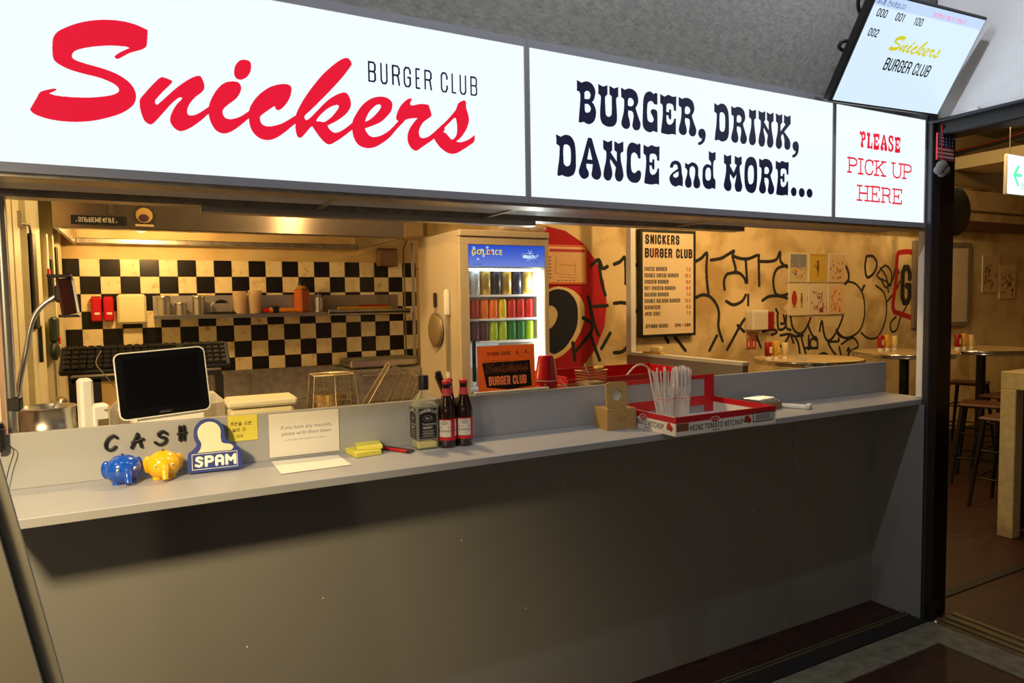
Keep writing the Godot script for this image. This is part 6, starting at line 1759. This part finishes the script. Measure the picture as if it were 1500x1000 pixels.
	for hx in [0.04, 0.28]: part(ex, "hanger", MB.new().tube([V(hx, 0.234, -0.012), V(hx, 0.605, -0.012)], 0.003, 6), M.steel_dull)
	var ws := thing("round_speaker", "large round black wall speaker behind the door post", "speaker", V(7.02, 2.37, -3.95))
	var wm := MB.new()
	wm.t = Transform3D(Basis(Vector3.RIGHT, PI / 2), Vector3.ZERO)
	part(ws, "body", wm.lathe([Vector2(0, -0.05), Vector2(0.22, -0.05), Vector2(0.245, -0.02), Vector2(0.245, 0.03), Vector2(0.22, 0.05), Vector2(0, 0.06)], 32), mat(C8(9, 8, 8), 0.6))
	part(ws, "bracket", MB.new().tube([V(0, 0, -0.05), V(0, 0, -0.3), V(0, 0.37, -0.3)], 0.015, 8), M.black)
	var cb2 := thing("cable_run", "black cables clipped along the cream duct", "cables", V(5.28, 2.58, -2.5))
	part(cb2, "cable", MB.new().tube(curve([V(0, 0.0, -0.5), V(0.0, 0.02, -0.2), V(0, 0.05, 0.1), V(0, 0.045, 0.5)]), 0.012, 8), M.black)
	part(cb2, "cable", MB.new().tube(curve([V(0.01, 0.02, -0.5), V(0.01, 0.035, -0.2), V(0.01, 0.07, 0.1), V(0.01, 0.06, 0.5)]), 0.009, 8), mat(C8(120, 30, 26), 0.5))
	part(cb2, "clip", MB.new().box(V(0.0, 0.0, 0.05), V(0.04, 0.18, 0.05)), mat(C8(214, 200, 160), 0.7))

func picture_card(called: String, label: String, at: Vector3, w: float, h: float, k: int, grp: String) -> void:
	var t := thing(called, label, "poster", at, 0, grp)
	var base: Color = [C8(206, 190, 130), C8(206, 170, 60), C8(220, 186, 140), C8(226, 206, 160), C8(222, 200, 168), C8(224, 186, 140), C8(214, 184, 132), C8(218, 190, 140)][k]
	var p := Print.new(200, 240, base)
	var rng := RandomNumberGenerator.new()
	rng.seed = 70 + k
	var inks: Array = [[C8(110, 120, 140), C8(190, 80, 60), C8(226, 150, 120)], [C8(110, 80, 26), C8(140, 100, 30)], [C8(150, 96, 50), C8(170, 116, 66)], [C8(184, 40, 36), C8(120, 104, 40)], [C8(160, 60, 50), C8(110, 100, 110), C8(90, 30, 50)], [C8(206, 124, 40), C8(190, 90, 40)], [C8(60, 46, 34), C8(120, 84, 50)], [C8(170, 50, 36), C8(80, 56, 40)]][k]
	if k == 0: p.rect(10, 10, 180, 110, C8(126, 132, 142))
	if k == 1: p.rect(0, 0, 200, 24, C8(196, 150, 30))
	if k == 4: p.rect(120, 190, 50, 36, C8(150, 24, 36))
	if k == 3:
		p.disc(55, 110, 32, 55, inks[0])
		p.disc(55, 65, 20, 22, inks[0])
		p.rect(40, 150, 12, 34, inks[0])
		p.rect(62, 150, 12, 34, inks[0])
		p.disc(140, 115, 14, 36, inks[1])
		p.disc(140, 74, 11, 13, inks[1])
		p.rect(132, 145, 6, 38, inks[1])
		p.rect(144, 145, 6, 38, inks[1])
	elif k == 1:
		p.disc(100, 120, 16, 40, inks[0])
		p.disc(100, 72, 14, 16, inks[0])
		p.line(PackedVector2Array([Vector2(100, 100), Vector2(70, 120), Vector2(60, 90)]), 8, inks[0])
		p.rect(90, 150, 8, 50, inks[1])
		p.rect(103, 150, 8, 50, inks[1])
	else:
		for i in 26:
			var x := rng.randf_range(25, 175)
			var y := rng.randf_range(50, 215)
			p.disc(x, y, rng.randf_range(3, 11), rng.randf_range(4, 16), inks[i % inks.size()])
			p.line(PackedVector2Array([Vector2(x, y), Vector2(x + rng.randf_range(-26, 26), y + rng.randf_range(-26, 26))]), 3, inks[(i + 1) % inks.size()])
	part(t, "card", MB.new().span(V(0, 0, -0.004), V(w, h, 0.008)), M.white)
	part(t, "print", MB.new().quad(V(0.004, 0.004, 0.0086), V(w - 0.004, 0.004, 0.0086), V(w - 0.004, h - 0.004, 0.0086), V(0.004, h - 0.004, 0.0086)), printed(p, 0.6))

func round_table(at: Vector3, label: String) -> Node3D:
	var t := thing("round_bar_table", label, "table", at, 0, "round bar tables")
	part(t, "table_top", MB.new().lathe([Vector2(0, 1.005), Vector2(0.425, 1.005), Vector2(0.425, 1.04), Vector2(0, 1.04)], 48), mat(C8(206, 178, 130), 0.3))
	part(t, "chrome_edge", MB.new().lathe([Vector2(0.424, 1.0), Vector2(0.432, 1.002), Vector2(0.434, 1.01), Vector2(0.431, 1.017), Vector2(0.434, 1.025), Vector2(0.434, 1.034), Vector2(0.43, 1.041), Vector2(0.424, 1.0415)], 48), M.chrome)
	part(t, "column", MB.new().lathe([Vector2(0.04, 0.03), Vector2(0.04, 1.005)], 20), M.black)
	part(t, "foot", MB.new().lathe([Vector2(0, 0), Vector2(0.22, 0), Vector2(0.22, 0.012), Vector2(0.06, 0.035), Vector2(0, 0.035)], 32), M.black)
	return t

func squeeze(at: Vector3, k: int, where: String) -> void:
	var col: Color = [C8(150, 16, 20), C8(214, 160, 40), C8(222, 200, 140)][k]
	var word: String = ["red ketchup squeeze bottle", "yellow mustard squeeze bottle", "cream sauce squeeze bottle"][k]
	var t := thing("squeeze_bottle", word + " on the table " + where, "bottle", at, 0.3 * k, "squeeze bottles on the tables")
	var hh: float = [0.135, 0.14, 0.125][k]
	part(t, "body", MB.new().lathe([Vector2(0.026, 0.028), Vector2(0.033, 0.036), Vector2(0.032, hh * 0.7), Vector2(0.034, hh), Vector2(0.028, hh + 0.01), Vector2(0, hh + 0.012)], 20, Vector3.ZERO, 0.75), mat(col, 0.35))
	part(t, "cap", MB.new().lathe([Vector2(0, 0), Vector2(0.026, 0), Vector2(0.026, 0.028)], 20, Vector3.ZERO, 0.8), M.white)
	part(t, "label", MB.new().cham(V(0, hh * 0.6, 0.0245), V(0.03, 0.05, 0.003), 0.001), mat(C8(226, 210, 180), 0.5))

func stool(at: Vector3, label: String) -> Node3D:
	var t := thing("bar_stool", label, "stool", at, 0, "bar stools")
	part(t, "seat", MB.new().cham(V(0, 0.65, 0), V(0.32, 0.028, 0.32), 0.012), M.dark_wood)
	var metal := mat(C8(40, 34, 32), 0.4, 0.5)
	for q in [[-1, -1], [1, -1], [1, 1], [-1, 1]]:
		part(t, "leg", MB.new().tube([V(q[0] * 0.19, 0, q[1] * 0.19), V(q[0] * 0.13, 0.64, q[1] * 0.13)], [0.012, 0.02], 8), metal)
	for y in [0.22, 0.42]:
		var s: float = 0.19 - 0.06 * y / 0.64
		part(t, "brace", MB.new().tube([V(-s, y, -s), V(s, y, -s), V(s, y, s), V(-s, y, s), V(-s, y, -s)], 0.007, 6), metal)
	return t
